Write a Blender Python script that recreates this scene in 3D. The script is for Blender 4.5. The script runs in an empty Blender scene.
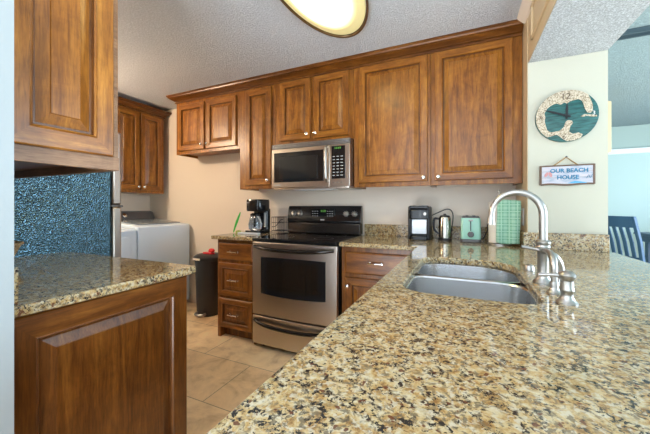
import bpy, bmesh, math, random
from mathutils import Vector, Matrix
random.seed(4)
SC = bpy.context.scene
COL = SC.collection
PI = math.pi

# ------------------------------------------------------------------ camera, light, exposure
cam_data = bpy.data.cameras.new('camera')
cam = bpy.data.objects.new('camera', cam_data)
COL.objects.link(cam)
cam.location = (0, 0, 1.178)
cam.rotation_euler = (PI / 2, 0, 0.4275)
cam_data.sensor_width = 36
cam_data.lens = 303.3 / 650 * 36
cam_data.shift_y = -10.7 / 650
cam_data.clip_start = 0.02
SC.camera = cam

world = bpy.data.worlds.new('world')
SC.world = world
world.use_nodes = True
world.node_tree.nodes['Background'].inputs[0].default_value = (0.55, 0.75, 1.0, 1)
world.node_tree.nodes['Background'].inputs[1].default_value = 0.6

SC.view_settings.view_transform = 'Standard'
SC.view_settings.look = 'None'
SC.view_settings.gamma = 1
SC.view_settings.use_curve_mapping = False
SC.view_settings.exposure = 0.5


def area(name, loc, rot, sx, sy, power, color):
    d = bpy.data.lights.new(name, 'AREA')
    d.shape = 'RECTANGLE'
    d.size = sx
    d.size_y = sy
    d.energy = power
    d.color = color
    o = bpy.data.objects.new(name, d)
    o.location = loc
    o.rotation_euler = rot
    COL.objects.link(o)
    return o


# daylight through the dining-side windows (right) and the living-room windows (behind)
area('daylight_dining', (4.34, 2.4, 1.25), (0, PI / 2, 0), 2.1, 4.6, 225, (0.70, 0.86, 1.0))
area('daylight_living', (0.2, -3.24, 1.35), (PI / 2, 0, 0), 5.4, 2.0, 62, (0.84, 0.92, 1.0))
# added upward fill lamps at living-room and dining-room floor level, brightening the ceilings
area('up_fill_living', (-0.9, -1.7, 0.04), (PI, 0, 0), 5.0, 2.4, 450, (0.76, 0.87, 1.0))
area('up_fill_dining', (2.4, 1.6, 0.04), (PI, 0, 0), 2.2, 4.0, 30, (0.75, 0.9, 1.0))


def bulb(name, loc, watts, color, soft):
    ld = bpy.data.lights.new(name, 'POINT')
    ld.energy = watts
    ld.color = color
    ld.shadow_soft_size = soft
    lo = bpy.data.objects.new(name, ld)
    lo.location = loc
    COL.objects.link(lo)


# the warm lamp over the laundry corner (the kitchen fixture glows by its own diffuser)
bulb('laundry_bulb', (-3.35, 1.0, 2.12), 50, (1.0, 0.76, 0.54), 0.1)

# ------------------------------------------------------------------ materials


def mat(name, color=(0.5, 0.5, 0.5), rough=0.5, metal=0.0, **kw):
    m = bpy.data.materials.new(name)
    m.use_nodes = True
    b = m.node_tree.nodes['Principled BSDF']
    b.inputs['Base Color'].default_value = (*color, 1)
    b.inputs['Roughness'].default_value = rough
    b.inputs['Metallic'].default_value = metal
    for k, v in kw.items():
        b.inputs[k.replace('_', ' ')].default_value = v
    return m


class NT:
    def __init__(s, m):
        s.t = m.node_tree
        s.b = s.t.nodes['Principled BSDF']

    def n(s, kind, **kw):
        nd = s.t.nodes.new(kind)
        for k, v in kw.items():
            if k.startswith('i_'):
                nd.inputs[k[2:].replace('_', ' ')].default_value = v
            else:
                setattr(nd, k, v)
        return nd

    def l(s, a, b):
        s.t.links.new(a, b)

    def coords(s, scale=(1, 1, 1), loc=(0, 0, 0), rand=False):
        tc = s.n('ShaderNodeTexCoord')
        mp = s.n('ShaderNodeMapping')
        mp.inputs['Scale'].default_value = scale
        mp.inputs['Location'].default_value = loc
        if rand:
            oi = s.n('ShaderNodeObjectInfo')
            vm = s.n('ShaderNodeVectorMath', operation='MULTIPLY_ADD')
            cx = s.n('ShaderNodeCombineXYZ')
            s.l(oi.outputs['Random'], cx.inputs[0])
            s.l(oi.outputs['Random'], cx.inputs[1])
            s.l(oi.outputs['Random'], cx.inputs[2])
            s.l(cx.outputs[0], vm.inputs[0])
            vm.inputs[1].default_value = (7.3, 5.1, 3.7)
            s.l(tc.outputs['Object'], vm.inputs[2])
            s.l(vm.outputs[0], mp.inputs[0])
        else:
            s.l(tc.outputs['Object'], mp.inputs[0])
        return mp.outputs[0]

    def noise(s, vec, scale, detail=3, rough=0.5, dist=0.0):
        nd = s.n('ShaderNodeTexNoise')
        nd.inputs['Scale'].default_value = scale
        nd.inputs['Detail'].default_value = detail
        nd.inputs['Roughness'].default_value = rough
        nd.inputs['Distortion'].default_value = dist
        s.l(vec, nd.inputs['Vector'])
        return nd.outputs['Fac']

    def ramp(s, fac, stops, interp='LINEAR'):
        r = s.n('ShaderNodeValToRGB')
        r.color_ramp.interpolation = interp
        e = r.color_ramp.elements
        while len(e) < len(stops):
            e.new(0.5)
        for i, (p, c) in enumerate(stops):
            e[i].position = p
            e[i].color = (*c, 1) if len(c) == 3 else c
        s.l(fac, r.inputs[0])
        return r.outputs[0]

    def mix(s, fac, a, b, mode='MIX'):
        m = s.n('ShaderNodeMix', data_type='RGBA', blend_type=mode)
        for sock, v in ((m.inputs[0], fac), (m.inputs[6], a), (m.inputs[7], b)):
            if isinstance(v, (int, float)):
                sock.default_value = v
            elif isinstance(v, tuple):
                sock.default_value = (*v, 1)
            else:
                s.l(v, sock)
        return m.outputs[2]

    def bump(s, h, strength=0.3, dist=0.01):
        b = s.n('ShaderNodeBump')
        b.inputs['Strength'].default_value = strength
        b.inputs['Distance'].default_value = dist
        s.l(h, b.inputs['Height'])
        s.l(b.outputs[0], s.b.inputs['Normal'])

    def color(s, c):
        s.l(c, s.b.inputs['Base Color'])


def wood(name, grain, dark, mid, light, rough=0.3):
    m = mat(name, mid, rough)
    m.node_tree.nodes['Principled BSDF'].inputs['Coat Weight'].default_value = 0.12
    m.node_tree.nodes['Principled BSDF'].inputs['Specular IOR Level'].default_value = 0.4
    m.node_tree.nodes['Principled BSDF'].inputs['Coat Roughness'].default_value = 0.3
    t = NT(m)
    sc = (14, 14, 1.2) if grain == 'v' else (1.2, 1.2, 14)
    v = t.coords(sc, rand=True)
    big = t.noise(v, 1.3, 3, 0.55, 1.6)
    fine = t.noise(v, 13.0, 5, 0.65, 0.5)
    v2 = t.coords((1, 1, 1), rand=True)
    blot = t.noise(v2, 7.0, 4, 0.65, 1.0)
    c = t.ramp(big, [(0.28, dark), (0.5, mid), (0.74, light)])
    f = t.ramp(fine, [(0.33, (0.50, 0.42, 0.36)), (0.6, (1.05, 1.05, 1.05))])
    c = t.mix(0.7, c, f, 'MULTIPLY')
    bl = t.ramp(blot, [(0.3, (0.62, 0.55, 0.5)), (0.62, (1.12, 1.08, 1.02))])
    c = t.mix(0.75, c, bl, 'MULTIPLY')
    t.color(c)
    t.bump(fine, 0.06, 0.002)
    return m


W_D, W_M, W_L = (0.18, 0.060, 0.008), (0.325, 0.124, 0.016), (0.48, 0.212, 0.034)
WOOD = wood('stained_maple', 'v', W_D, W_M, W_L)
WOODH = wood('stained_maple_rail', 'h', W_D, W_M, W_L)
WOODB = wood('stained_maple_shaded', 'v', (0.095, 0.030, 0.005), (0.165, 0.058, 0.009), (0.25, 0.10, 0.017))  # same finish as the upper maple, with shade darkened into the colour
WOODBH = wood('stained_maple_shaded_rail', 'h', (0.095, 0.030, 0.005), (0.165, 0.058, 0.009), (0.25, 0.10, 0.017))
WOODC = wood('stained_maple_half_shaded', 'v', (0.13, 0.042, 0.007), (0.25, 0.088, 0.013), (0.36, 0.145, 0.023))  # same maple finish again, with a weaker shade put into the colour
WOODCH = wood('stained_maple_half_shaded_rail', 'h', (0.13, 0.042, 0.007), (0.25, 0.088, 0.013), (0.36, 0.145, 0.023))
RAW = wood('pale_maple_edge', 'h', (0.24, 0.125, 0.06), (0.31, 0.17, 0.085), (0.38, 0.22, 0.115), 0.5)
DARKGROOVE = wood('dark_groove', 'v', (0.09, 0.03, 0.006), (0.15, 0.055, 0.012), (0.21, 0.085, 0.018))  # darker wood tone on the groove faces of the fronts
DARKGAP = mat('dark_recess', (0.03, 0.015, 0.008), 0.7)


def granite():
    m = mat('granite', (0.7, 0.6, 0.4), 0.07)
    t = NT(m)
    v = t.coords((1, 1, 1))
    # slight warp for irregular flecks
    wn = t.n('ShaderNodeTexNoise')
    wn.inputs['Scale'].default_value = 30
    t.l(v, wn.inputs['Vector'])
    va = t.n('ShaderNodeVectorMath', operation='MULTIPLY_ADD')
    t.l(wn.outputs['Color'], va.inputs[0])
    va.inputs[1].default_value = (0.02, 0.02, 0.02)
    t.l(v, va.inputs[2])
    w = va.outputs[0]
    base = t.ramp(t.noise(w, 60, 4, 0.65), [(0.34, (0.24, 0.13, 0.045)), (0.43, (0.42, 0.265, 0.10)), (0.53, (0.52, 0.39, 0.19)), (0.66, (0.56, 0.49, 0.33))])
    wh = t.ramp(t.noise(w, 95, 3, 0.6), [(0.52, (0, 0, 0)), (0.62, (0.8, 0.8, 0.8))])
    c = t.mix(wh, base, (0.56, 0.51, 0.38))
    grey = t.ramp(t.noise(w, 125, 3, 0.6), [(0.50, (0, 0, 0)), (0.57, (0.85, 0.85, 0.85))])
    v2 = t.coords((1, 1, 1), (5.1, 2.7, 0.4))
    gb = t.ramp(t.noise(v2, 40, 2, 0.5), [(0.40, (0.2, 0.2, 0.2)), (0.56, (1, 1, 1))])
    c = t.mix(t.mix(1.0, grey, gb, 'MULTIPLY'), c, (0.15, 0.12, 0.075))
    v3 = t.coords((1, 1, 1), (3.1, 1.7, 0.4))
    blk = t.ramp(t.noise(v3, 120, 4, 0.7, 0.5), [(0.515, (0, 0, 0)), (0.55, (1, 1, 1))])
    big = t.ramp(t.noise(v3, 40, 3, 0.6), [(0.45, (0.04, 0.04, 0.04)), (0.53, (1, 1, 1))])
    blk = t.mix(1.0, blk, big, 'MULTIPLY')
    c = t.mix(blk, c, (0.03, 0.028, 0.025))
    v4 = t.coords((1, 1, 1), (7.1, 4.7, 2.4))
    red = t.ramp(t.noise(v4, 70, 2, 0.5), [(0.65, (0, 0, 0)), (0.68, (0.9, 0.9, 0.9))])
    c = t.mix(red, c, (0.12, 0.04, 0.02))
    t.color(c)
    return m


GRANITE = granite()


def paint(name, c, rough=0.6, bump=0.15, scale=120):
    m = mat(name, c, rough)
    t = NT(m)
    v = t.coords()
    n = t.noise(v, scale, 3, 0.6)
    t.bump(n, bump, 0.003)
    return m


def popcorn(name, c, scale=70, low=0.8, hgt=0.010):
    m = mat(name, c, 0.9)
    t = NT(m)
    v = t.coords()
    n = t.noise(v, scale, 4, 0.7)
    r = t.ramp(n, [(0.40, (0, 0, 0)), (0.60, (1, 1, 1))])
    t.bump(r, 1.0, hgt)
    t.color(t.ramp(n, [(0.38, tuple(x * low for x in c)), (0.58, c)]))
    return m


WALL = paint('beige_wall_paint', (0.84, 0.74, 0.62))
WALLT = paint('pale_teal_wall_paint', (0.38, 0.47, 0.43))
WALLG = paint('pale_green_wall_paint', (0.58, 0.57, 0.47))
WALLB = paint('pale_blue_wall_paint', (0.33, 0.37, 0.375))
BEAM = paint('tan_beam_paint', (0.66, 0.52, 0.32), 0.45)
CEIL = popcorn('kitchen_popcorn_ceiling', (0.84, 0.88, 0.95), 90, 0.85, 0.006)
SOFF = popcorn('soffit_popcorn', (0.86, 0.89, 0.92), 140, 0.55, 0.007)
WHITE = mat('white_trim_paint', (0.8, 0.82, 0.82), 0.4)
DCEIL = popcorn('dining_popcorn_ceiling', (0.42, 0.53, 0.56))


def floor_mat():
    m = mat('travertine_tile', (0.6, 0.45, 0.3), 0.35)
    t = NT(m)
    v = t.coords((1, 1, 1), (1.43, -1.81 + 4 * 0.4525, 0))
    br = t.n('ShaderNodeTexBrick')
    br.inputs['Scale'].default_value = 1
    br.inputs['Brick Width'].default_value = 0.905
    br.inputs['Row Height'].default_value = 0.4525
    br.inputs['Mortar Size'].default_value = 0.0028
    br.inputs['Mortar Smooth'].default_value = 0.3
    br.inputs['Color1'].default_value = (0.92, 0.67, 0.39, 1)
    br.inputs['Color2'].default_value = (0.98, 0.76, 0.48, 1)
    br.inputs['Mortar'].default_value = (0.36, 0.25, 0.15, 1)
    t.l(v, br.inputs['Vector'])
    v2 = t.coords((1, 1, 1))
    cl = t.ramp(t.noise(v2, 5.5, 6, 0.65, 0.6), [(0.3, (0.62, 0.52, 0.42)), (0.5, (0.96, 0.93, 0.88)), (0.7, (1.16, 1.15, 1.14))])
    t.color(t.mix(0.9, br.outputs['Color'], cl, 'MULTIPLY'))
    return m


FLOOR = floor_mat()

STEEL = mat('brushed_stainless', (0.60, 0.53, 0.46), 0.3, 1.0)
_t = NT(STEEL)
_n = _t.noise(_t.coords((2, 2, 160)), 3, 3)
_t.bump(_n, 0.05, 0.002)
SINKM = mat('sink_stainless', (0.72, 0.73, 0.74), 0.24, 1.0)
NICKEL = mat('brushed_nickel', (0.47, 0.45, 0.42), 0.33, 1.0)
CHROME = mat('chrome', (0.8, 0.8, 0.8), 0.08, 1.0)
BLACK = mat('gloss_black', (0.012, 0.012, 0.013), 0.1)
BGLASS = mat('black_glass', (0.008, 0.008, 0.009), 0.04)
BMAT = mat('matte_black_plastic', (0.018, 0.018, 0.02), 0.42)
DSTEEL = mat('dark_steel', (0.16, 0.15, 0.15), 0.25, 1.0)
APPW = mat('appliance_white_daylight_tint', (0.72, 0.85, 1.0), 0.22)  # white enamel with bluish daylight mixed into its base colour
GREYP = mat('dark_grey_plastic', (0.12, 0.12, 0.125), 0.35)
MINT = mat('mint_enamel', (0.36, 0.68, 0.56), 0.28)
CREAMP = mat('cream_plastic', (0.78, 0.72, 0.60), 0.5)
HSTEEL = mat('black_satin_handle', (0.05, 0.047, 0.045), 0.22, 0.9)
LEDG = mat('green_led', (0.10, 0.35, 0.06), 0.5)
LEDG.node_tree.nodes['Principled BSDF'].inputs['Emission Color'].default_value = (0.4, 1, 0.15, 1)
LEDG.node_tree.nodes['Principled BSDF'].inputs['Emission Strength'].default_value = 0.12
PRINT = mat('grey_print', (0.5, 0.5, 0.5), 0.5)
REDP = mat('red_plastic', (0.75, 0.02, 0.03), 0.4)
GREENP = mat('green_plastic', (0.05, 0.50, 0.06), 0.4)
BLUEW = mat('navy_blue_painted_wood', (0.03, 0.085, 0.17), 0.4)
ROPE = mat('jute_twine', (0.36, 0.22, 0.09), 0.9)
BRONZE = mat('bronze_ring', (0.20, 0.13, 0.07), 0.35, 0.8)
WINDOWG = mat('glass_clear', (1, 1, 1), 0.02, 0, Transmission_Weight=1.0)


def fridge_side():
    m = mat('textured_black_enamel_reflect_tint', (0.008, 0.03, 0.055), 0.16)  # black side; blue window reflection is tinted into base colour and specular
    t = NT(m)
    t.b.inputs['IOR'].default_value = 2.7
    t.b.inputs['Specular Tint'].default_value = (0.45, 0.80, 1.0, 1)
    vo = t.n('ShaderNodeTexVoronoi')
    vo.inputs['Scale'].default_value = 120
    t.l(t.coords(), vo.inputs['Vector'])
    t.bump(vo.outputs['Distance'], 0.9, 0.004)
    return m


FRSIDE = fridge_side()


def plaid():
    m = mat('green_plaid_cloth', (0.3, 0.6, 0.42), 0.9)
    t = NT(m)
    v = t.coords()
    sp = t.n('ShaderNodeSeparateXYZ')
    t.l(v, sp.inputs[0])
    outs = []
    for ax, per in ((0, 0.046), (2, 0.044)):
        a = t.n('ShaderNodeMath', operation='PINGPONG')
        t.l(sp.outputs[ax], a.inputs[0])
        a.inputs[1].default_value = per / 2
        d = t.n('ShaderNodeMath', operation='DIVIDE')
        t.l(a.outputs[0], d.inputs[0])
        d.inputs[1].default_value = per / 2
        outs.append(t.ramp(d.outputs[0], [(0.1, (1, 1, 1)), (0.18, (0, 0, 0)), (0.55, (0, 0, 0)), (0.6, (0.45, 0.45, 0.45))]))
    mx = t.mix(1.0, outs[0], outs[1], 'ADD')
    c = t.mix(mx, (0.18, 0.42, 0.27), (0.40, 0.64, 0.50))
    t.color(c)
    return m


PLAID = plaid()


def wicker():
    m = mat('wicker', (0.45, 0.28, 0.13), 0.8)
    t = NT(m)
    n = t.noise(t.coords((1, 1, 3)), 60, 3, 0.6)
    t.color(t.ramp(n, [(0.35, (0.16, 0.09, 0.04)), (0.6, (0.55, 0.38, 0.2))]))
    t.bump(n, 0.8, 0.005)
    return m


WICKER = wicker()

# ------------------------------------------------------------------ mesh helpers


class MB:
    def __init__(s):
        s.v = []
        s.f = []
        s.m = []

    def add(s, verts, faces, mi=0):
        o = len(s.v)
        s.v += [tuple(p) for p in verts]
        s.f += [tuple(i + o for i in f) for f in faces]
        s.m += [mi] * len(faces)
        return s

    def box(s, x0, x1, y0, y1, z0, z1, mi=0):
        v = [(x, y, z) for x in (x0, x1) for y in (y0, y1) for z in (z0, z1)]
        return s.add(v, [(0, 1, 3, 2), (4, 6, 7, 5), (0, 4, 5, 1), (2, 3, 7, 6), (0, 2, 6, 4), (1, 5, 7, 3)], mi)

    def loft(s, rings, cap0=True, cap1=True, mi=0, closed=True):
        n = len(rings[0])
        v = [p for r in rings for p in r]
        f = []
        for i in range(len(rings) - 1):
            for j in range(n if closed else n - 1):
                k = (j + 1) % n
                f.append((i * n + j, i * n + k, (i + 1) * n + k, (i + 1) * n + j))
        if cap0:
            f.append(tuple(range(n))[::-1])
        if cap1:
            f.append(tuple((len(rings) - 1) * n + j for j in range(n)))
        return s.add(v, f, mi)

    def lathe(s, cx, cy, prof, seg=32, mi=0, cap0=True, cap1=True, axis='z', sx=1, sy=1):
        rings = []
        for r, z in prof:
            ring = []
            for k in range(seg):
                a = 2 * PI * k / seg
                if axis == 'z':
                    ring.append((cx + r * math.cos(a) * sx, cy + r * math.sin(a) * sy, z))
                elif axis == 'y':   # cx=x, cy=z, z=y value
                    ring.append((cx + r * math.cos(a) * sx, z, cy + r * math.sin(a) * sy))
                else:               # x axis: cx=y, cy=z
                    ring.append((z, cx + r * math.cos(a) * sx, cy + r * math.sin(a) * sy))
            rings.append(ring)
        return s.loft(rings, cap0, cap1, mi)

    def tube(s, pts, r, seg=12, mi=0, sub=0, up=None):
        P = [Vector(p) for p in pts]
        R = list(r) if isinstance(r, (list, tuple)) else [r] * len(P)
        if sub:
            Q = []
            RR = []
            for i in range(len(P) - 1):
                p0 = P[max(i - 1, 0)]
                p1, p2 = P[i], P[i + 1]
                p3 = P[min(i + 2, len(P) - 1)]
                for k in range(sub):
                    t = k / sub
                    Q.append(0.5 * ((2 * p1) + (-p0 + p2) * t + (2 * p0 - 5 * p1 + 4 * p2 - p3) * t * t + (-p0 + 3 * p1 - 3 * p2 + p3) * t ** 3))
                    RR.append(R[i] * (1 - t) + R[i + 1] * t)
            Q.append(P[-1])
            RR.append(R[-1])
            P, R = Q, RR
        rings = []
        prev = None
        for i, p in enumerate(P):
            d = (P[min(i + 1, len(P) - 1)] - P[max(i - 1, 0)]).normalized()
            if prev is None:
                a = Vector((0, 0, 1)) if abs(d.z) < 0.9 else Vector((1, 0, 0))
                u = d.cross(a).normalized()
            else:
                u = (prev - d * prev.dot(d)).normalized()
            prev = u
            w = d.cross(u)
            rings.append([p + (u * math.cos(2 * PI * k / seg) + w * math.sin(2 * PI * k / seg)) * R[i] for k in range(seg)])
        return s.loft(rings, mi=mi)

    def xform(s, M, start=0):
        for i in range(start, len(s.v)):
            s.v[i] = tuple(M @ Vector(s.v[i]))
        return s

    def build(s, name, mats, parent=None, bevel=0, smooth=True, seg=2, solid=0, sharp=35):
        me = bpy.data.meshes.new(name)
        off = Vector(parent['origin']) if parent is not None and 'origin' in parent else Vector((0, 0, 0))
        me.from_pydata([tuple(Vector(p) - off) for p in s.v], [], s.f)
        if not isinstance(mats, (list, tuple)):
            mats = [mats]
        for m in mats:
            me.materials.append(m)
        me.polygons.foreach_set('material_index', s.m)
        bm = bmesh.new()
        bm.from_mesh(me)
        bmesh.ops.recalc_face_normals(bm, faces=bm.faces)
        bm.to_mesh(me)
        bm.free()
        if smooth:
            me.shade_smooth()
            try:
                me.set_sharp_from_angle(angle=math.radians(sharp))
            except Exception:
                pass
        me.update()
        o = bpy.data.objects.new(name, me)
        COL.objects.link(o)
        if parent is not None:
            o.parent = parent
            o['origin'] = tuple(off)
        if solid:
            md = o.modifiers.new('s', 'SOLIDIFY')
            md.thickness = solid
            md.offset = 0
        if bevel:
            md = o.modifiers.new('b', 'BEVEL')
            md.width = bevel
            md.segments = seg
            md.limit_method = 'ANGLE'
            md.angle_limit = math.radians(40)
            md.harden_normals = False
        return o


ORIG = {}


def thing(name, label, cat, loc=(0, 0, 0), group=None):
    o = bpy.data.objects.new(name, None)
    o.location = loc
    o.empty_display_size = 0.05
    COL.objects.link(o)
    o['origin'] = tuple(float(c) for c in loc)
    o['label'] = label
    o['category'] = cat
    if group:
        o['group'] = group
    return o


def tag(o, label, cat, group=None):
    o['label'] = label
    o['category'] = cat
    if group:
        o['group'] = group
    return o


def struct(mb, name, mats, bevel=0, smooth=False):
    o = mb.build(name, mats, None, bevel, smooth)
    o['kind'] = 'structure'
    return o


def bx(*a):
    return MB().box(*a)


# ------------------------------------------------------------------ dimensions
D = 2.703           # back wall
CZ = 2.41           # kitchen ceiling
XL = -3.79          # laundry-side wall
CX0, CX1, CY = 0.37, 0.757, 2.259   # column with the clock
SZ = 2.08           # soffit underside
CT = 0.915          # counter top

# ------------------------------------------------------------------ the setting
struct(bx(-3.95, 4.6, -3.6, 6.45, -0.1, 0.0), 'floor', FLOOR)
struct(bx(XL - 0.15, CX0, -3.6, D + 0.15, CZ, CZ + 0.12), 'ceiling', CEIL)
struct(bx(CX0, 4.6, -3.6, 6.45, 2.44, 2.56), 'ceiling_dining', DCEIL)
struct(bx(XL, CX1, D, D + 0.12, 0, CZ + 0.1), 'wall_back', WALL)
struct(bx(XL - 0.12, XL, -3.6, D + 0.12, 0, CZ), 'wall_left', WALL)
struct(bx(XL, -1.0, 0.2, 0.36, 0, CZ), 'wall_near', WALLB)
# column carrying the clock: front pale green, kitchen side beige
mb = MB()
mb.box(CX0, CX1, CY, D, 0, CZ)
struct(mb, 'wall_column', WALLG)
struct(bx(CX0 - 0.004, CX0 - 0.0005, CY + 0.002, D, 0, CZ), 'trim_3', BEAM)
# dropped header above the peninsula: tan side towards the kitchen, textured underside
struct(bx(CX0, CX1, -1.2, CY, SZ + 0.001, CZ + 0.03), 'wall_header', [BEAM])
struct(bx(CX0 + 0.004, CX1, -1.2, CY, SZ - 0.004, SZ + 0.001), 'ceiling_soffit', SOFF)
# raised frame moulding on the header side
mb = MB()
for ya, yb in ((1.30, 2.12), (0.35, 1.18)):
    z0, z1 = 2.15, 2.355
    for (a0, a1, b0, b1) in ((ya, yb, z0, z0 + 0.022), (ya, yb, z1 - 0.022, z1), (ya, ya + 0.022, z0, z1), (yb - 0.022, yb, z0, z1)):
        mb.box(CX0 - 0.012, CX0, a0, a1, b0, b1)
struct(mb, 'trim_1', BEAM, 0.004)
# small cove where header meets the kitchen ceiling
struct(MB().loft([[(CX0, y, CZ - 0.05), (CX0 - 0.012, y, CZ - 0.045), (CX0 - 0.045, y, CZ - 0.012), (CX0 - 0.05, y, CZ), (CX0, y, CZ)] for y in (-1.2, 2.33)]), 'trim_2', WALL)
# dining room shell
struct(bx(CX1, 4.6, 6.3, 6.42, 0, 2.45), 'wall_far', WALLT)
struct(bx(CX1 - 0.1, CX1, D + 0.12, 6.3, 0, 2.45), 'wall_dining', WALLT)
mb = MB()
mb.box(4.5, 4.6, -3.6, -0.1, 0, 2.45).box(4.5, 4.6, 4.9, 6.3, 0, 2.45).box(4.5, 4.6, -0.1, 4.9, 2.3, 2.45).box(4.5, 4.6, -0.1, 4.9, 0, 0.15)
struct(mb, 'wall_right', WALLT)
mb = MB()
mb.box(XL, -2.7, -3.6, -3.5, 0, 2.45).box(3.1, 4.5, -3.6, -3.5, 0, 2.45).box(-2.7, 3.1, -3.6, -3.5, 2.35, 2.45).box(-2.7, 3.1, -3.6, -3.5, 0, 0.3)
struct(mb, 'wall_rear', WALLB)
for i, y in enumerate((-0.1, 1.15, 2.4, 3.65)):
    mb = MB()
    y1 = y + 1.25
    for a in ((y, y + 0.06, 0.15, 2.3), (y1 - 0.06, y1, 0.15, 2.3), (y, y1, 0.15, 0.21), (y, y1, 2.24, 2.3)):
        mb.box(4.36, 4.40, *a)
    struct(mb, 'window_%d' % (i + 1), WHITE)
for i, x in enumerate((-2.7, -0.77, 1.16)):
    mb = MB()
    x1 = x + 1.94
    for a in ((x, x + 0.06, 0.3, 2.35), (x1 - 0.06, x1, 0.3, 2.35), (x, x1, 0.3, 0.37), (x, x1, 2.28, 2.35)):
        mb.box(a[0], a[1], -3.30, -3.26, a[2], a[3])
    struct(mb, 'window_%d' % (i + 5), WHITE)
# casing over the far sliding door and the door itself
mb = MB()
mb.box(1.7, 3.9, 6.25, 6.3, 2.0, 2.08).box(1.62, 1.7, 6.25, 6.3, 0, 2.08).box(3.9, 3.98, 6.25, 6.3, 0, 2.08)
struct(mb, 'trim_4', WHITE, 0.004)
struct(bx(1.7, 3.9, 6.27, 6.3, 0, 2.0), 'door_1', paint('pale_door_paint', (0.45, 0.57, 0.54), 0.4))
# dark curtain track across the dining ceiling
mb = MB()
mb.box(CX1 + 0.03, 4.4, 2.86, 2.875, 2.405, 2.44).box(CX1 + 0.03, 4.4, 2.93, 2.945, 2.405, 2.44)
struct(mb, 'trim_5', mat('dark_track', (0.05, 0.08, 0.10), 0.5))

# ------------------------------------------------------------------ cabinet pieces
# door / drawer front drawn in local axes: x width, z height, -y outward


def panel_front(w, h, frame=0.058, t=0.02, raised=True):
    """nested rectangles: frame, bead, groove and raised field"""
    if raised:
        prof = [(0, 0), (0, t * 0.8), (0.004, t), (frame - 0.010, t), (frame - 0.006, t + 0.002), (frame - 0.002, t - 0.003), (frame, t - 0.013), (frame + 0.007, t - 0.013), (frame + 0.036, t - 0.003), (frame + 0.038, t), (frame + 0.040, t)]
    else:
        prof = [(0, 0), (0, t * 0.75), (0.006, t * 0.95), (0.012, t)]
    mb = MB()
    n = len(prof)
    v = []
    for ins, d in prof:
        v += [(ins, -d, ins), (w - ins, -d, ins), (w - ins, -d, h - ins), (ins, -d, h - ins)]
    for i in range(n - 1):
        for j in range(4):
            k = (j + 1) % 4
            horiz = j in (0, 2) and prof[i][0] < frame
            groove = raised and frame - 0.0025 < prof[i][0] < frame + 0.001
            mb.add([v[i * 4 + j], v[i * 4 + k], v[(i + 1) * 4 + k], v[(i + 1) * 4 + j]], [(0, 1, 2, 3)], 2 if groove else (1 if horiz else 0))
    mb.add([v[(n - 1) * 4 + j] for j in range(4)], [(0, 1, 2, 3)], 0 if raised else 1)
    mb.add([v[j] for j in range(4)], [(3, 2, 1, 0)], 0)
    # weld happens in build through remove doubles
    return mb


def weld(o, d=1e-5):
    bm = bmesh.new()
    bm.from_mesh(o.data)
    bmesh.ops.remove_doubles(bm, verts=bm.verts, dist=d)
    bmesh.ops.recalc_face_normals(bm, faces=bm.faces)
    bm.to_mesh(o.data)
    bm.free()
    return o


def face_M(facing, x, y, z):
    """local front (-y outward, x to the right) to the world"""
    if facing == '-y':
        return Matrix.Translation((x, y, z))
    if facing == '+x':     # outward +x, local x runs along +y
        return Matrix.Translation((x, y, z)) @ Matrix.Rotation(PI / 2, 4, 'Z')
    if facing == '-x':
        return Matrix.Translation((x, y, z)) @ Matrix.Rotation(-PI / 2, 4, 'Z')
    if facing == '+y':
        return Matrix.Translation((x, y, z)) @ Matrix.Rotation(PI, 4, 'Z')


def front(parent, name, facing, x, y, z, w, h, mats=(WOOD, WOODH), frame=0.058, raised=True, t=0.02):
    mb = panel_front(w, h, frame, t, raised)
    mb.xform(face_M(facing, x, y, z))
    return weld(mb.build(name, list(mats) + [DARKGROOVE], parent, 0, False))


def knob(parent, facing, x, y, z):
    mb = MB()
    mb.lathe(0, 0, [(0.006, 0.0), (0.005, 0.012), (0.010, 0.017), (0.0145, 0.022), (0.0145, 0.027), (0.008, 0.031)], 16)
    mb.xform(Matrix.Rotation(PI / 2, 4, 'X'))
    mb.xform(face_M(facing, x, y, z))
    return mb.build('knob', CHROME, parent)


def pull(parent, facing, x, y, z, w=0.10):
    mb = MB()
    mb.tube([(-w / 2, -0.024, 0), (-w / 4, -0.027, 0.001), (0, -0.028, 0.0), (w / 4, -0.027, 0.001), (w / 2, -0.024, 0)], [0.008, 0.0055, 0.007, 0.0055, 0.008], 10, sub=3)
    for sx in (-1, 1):
        mb.tube([(sx * w * 0.42, 0.0, 0), (sx * w * 0.42, -0.025, 0)], [0.006, 0.0045], 10)
        mb.lathe(0, 0, [(0.009, 0), (0.009, 0.003)], 12)
        for i in range(len(mb.v) - 24, len(mb.v)):
            q = mb.v[i]
            mb.v[i] = (q[0] + sx * w * 0.42, -q[2], q[1])
    mb.xform(face_M(facing, x, y, z))
    return mb.build('handle', CHROME, parent)


FY = 2.413   # face of the upper cabinets


def upper(name, label, x0, x1, z0, z1=2.36, group='wall cabinets along the back wall'):
    t = thing(name, label, 'cabinet', ((x0 + x1) / 2, D - 0.002, z0), group)
    mb = MB()
    x0 += 0.0008
    x1 -= 0.0008
    mb.box(x0, x1, FY + 0.018, D - 0.002, z0 + 0.025, z1)             # carcass, recessed underneath
    mb.box(x0, x0 + 0.018, FY + 0.018, D - 0.002, z0, z0 + 0.03)
    mb.box(x1 - 0.018, x1, FY + 0.018, D - 0.002, z0, z0 + 0.03)
    mb.build('body', WOOD, t, 0.001)
    bx(x0, x1, FY, FY + 0.018, z0, z1).build('face_frame', WOOD, t, 0.0015)
    return t


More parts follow.
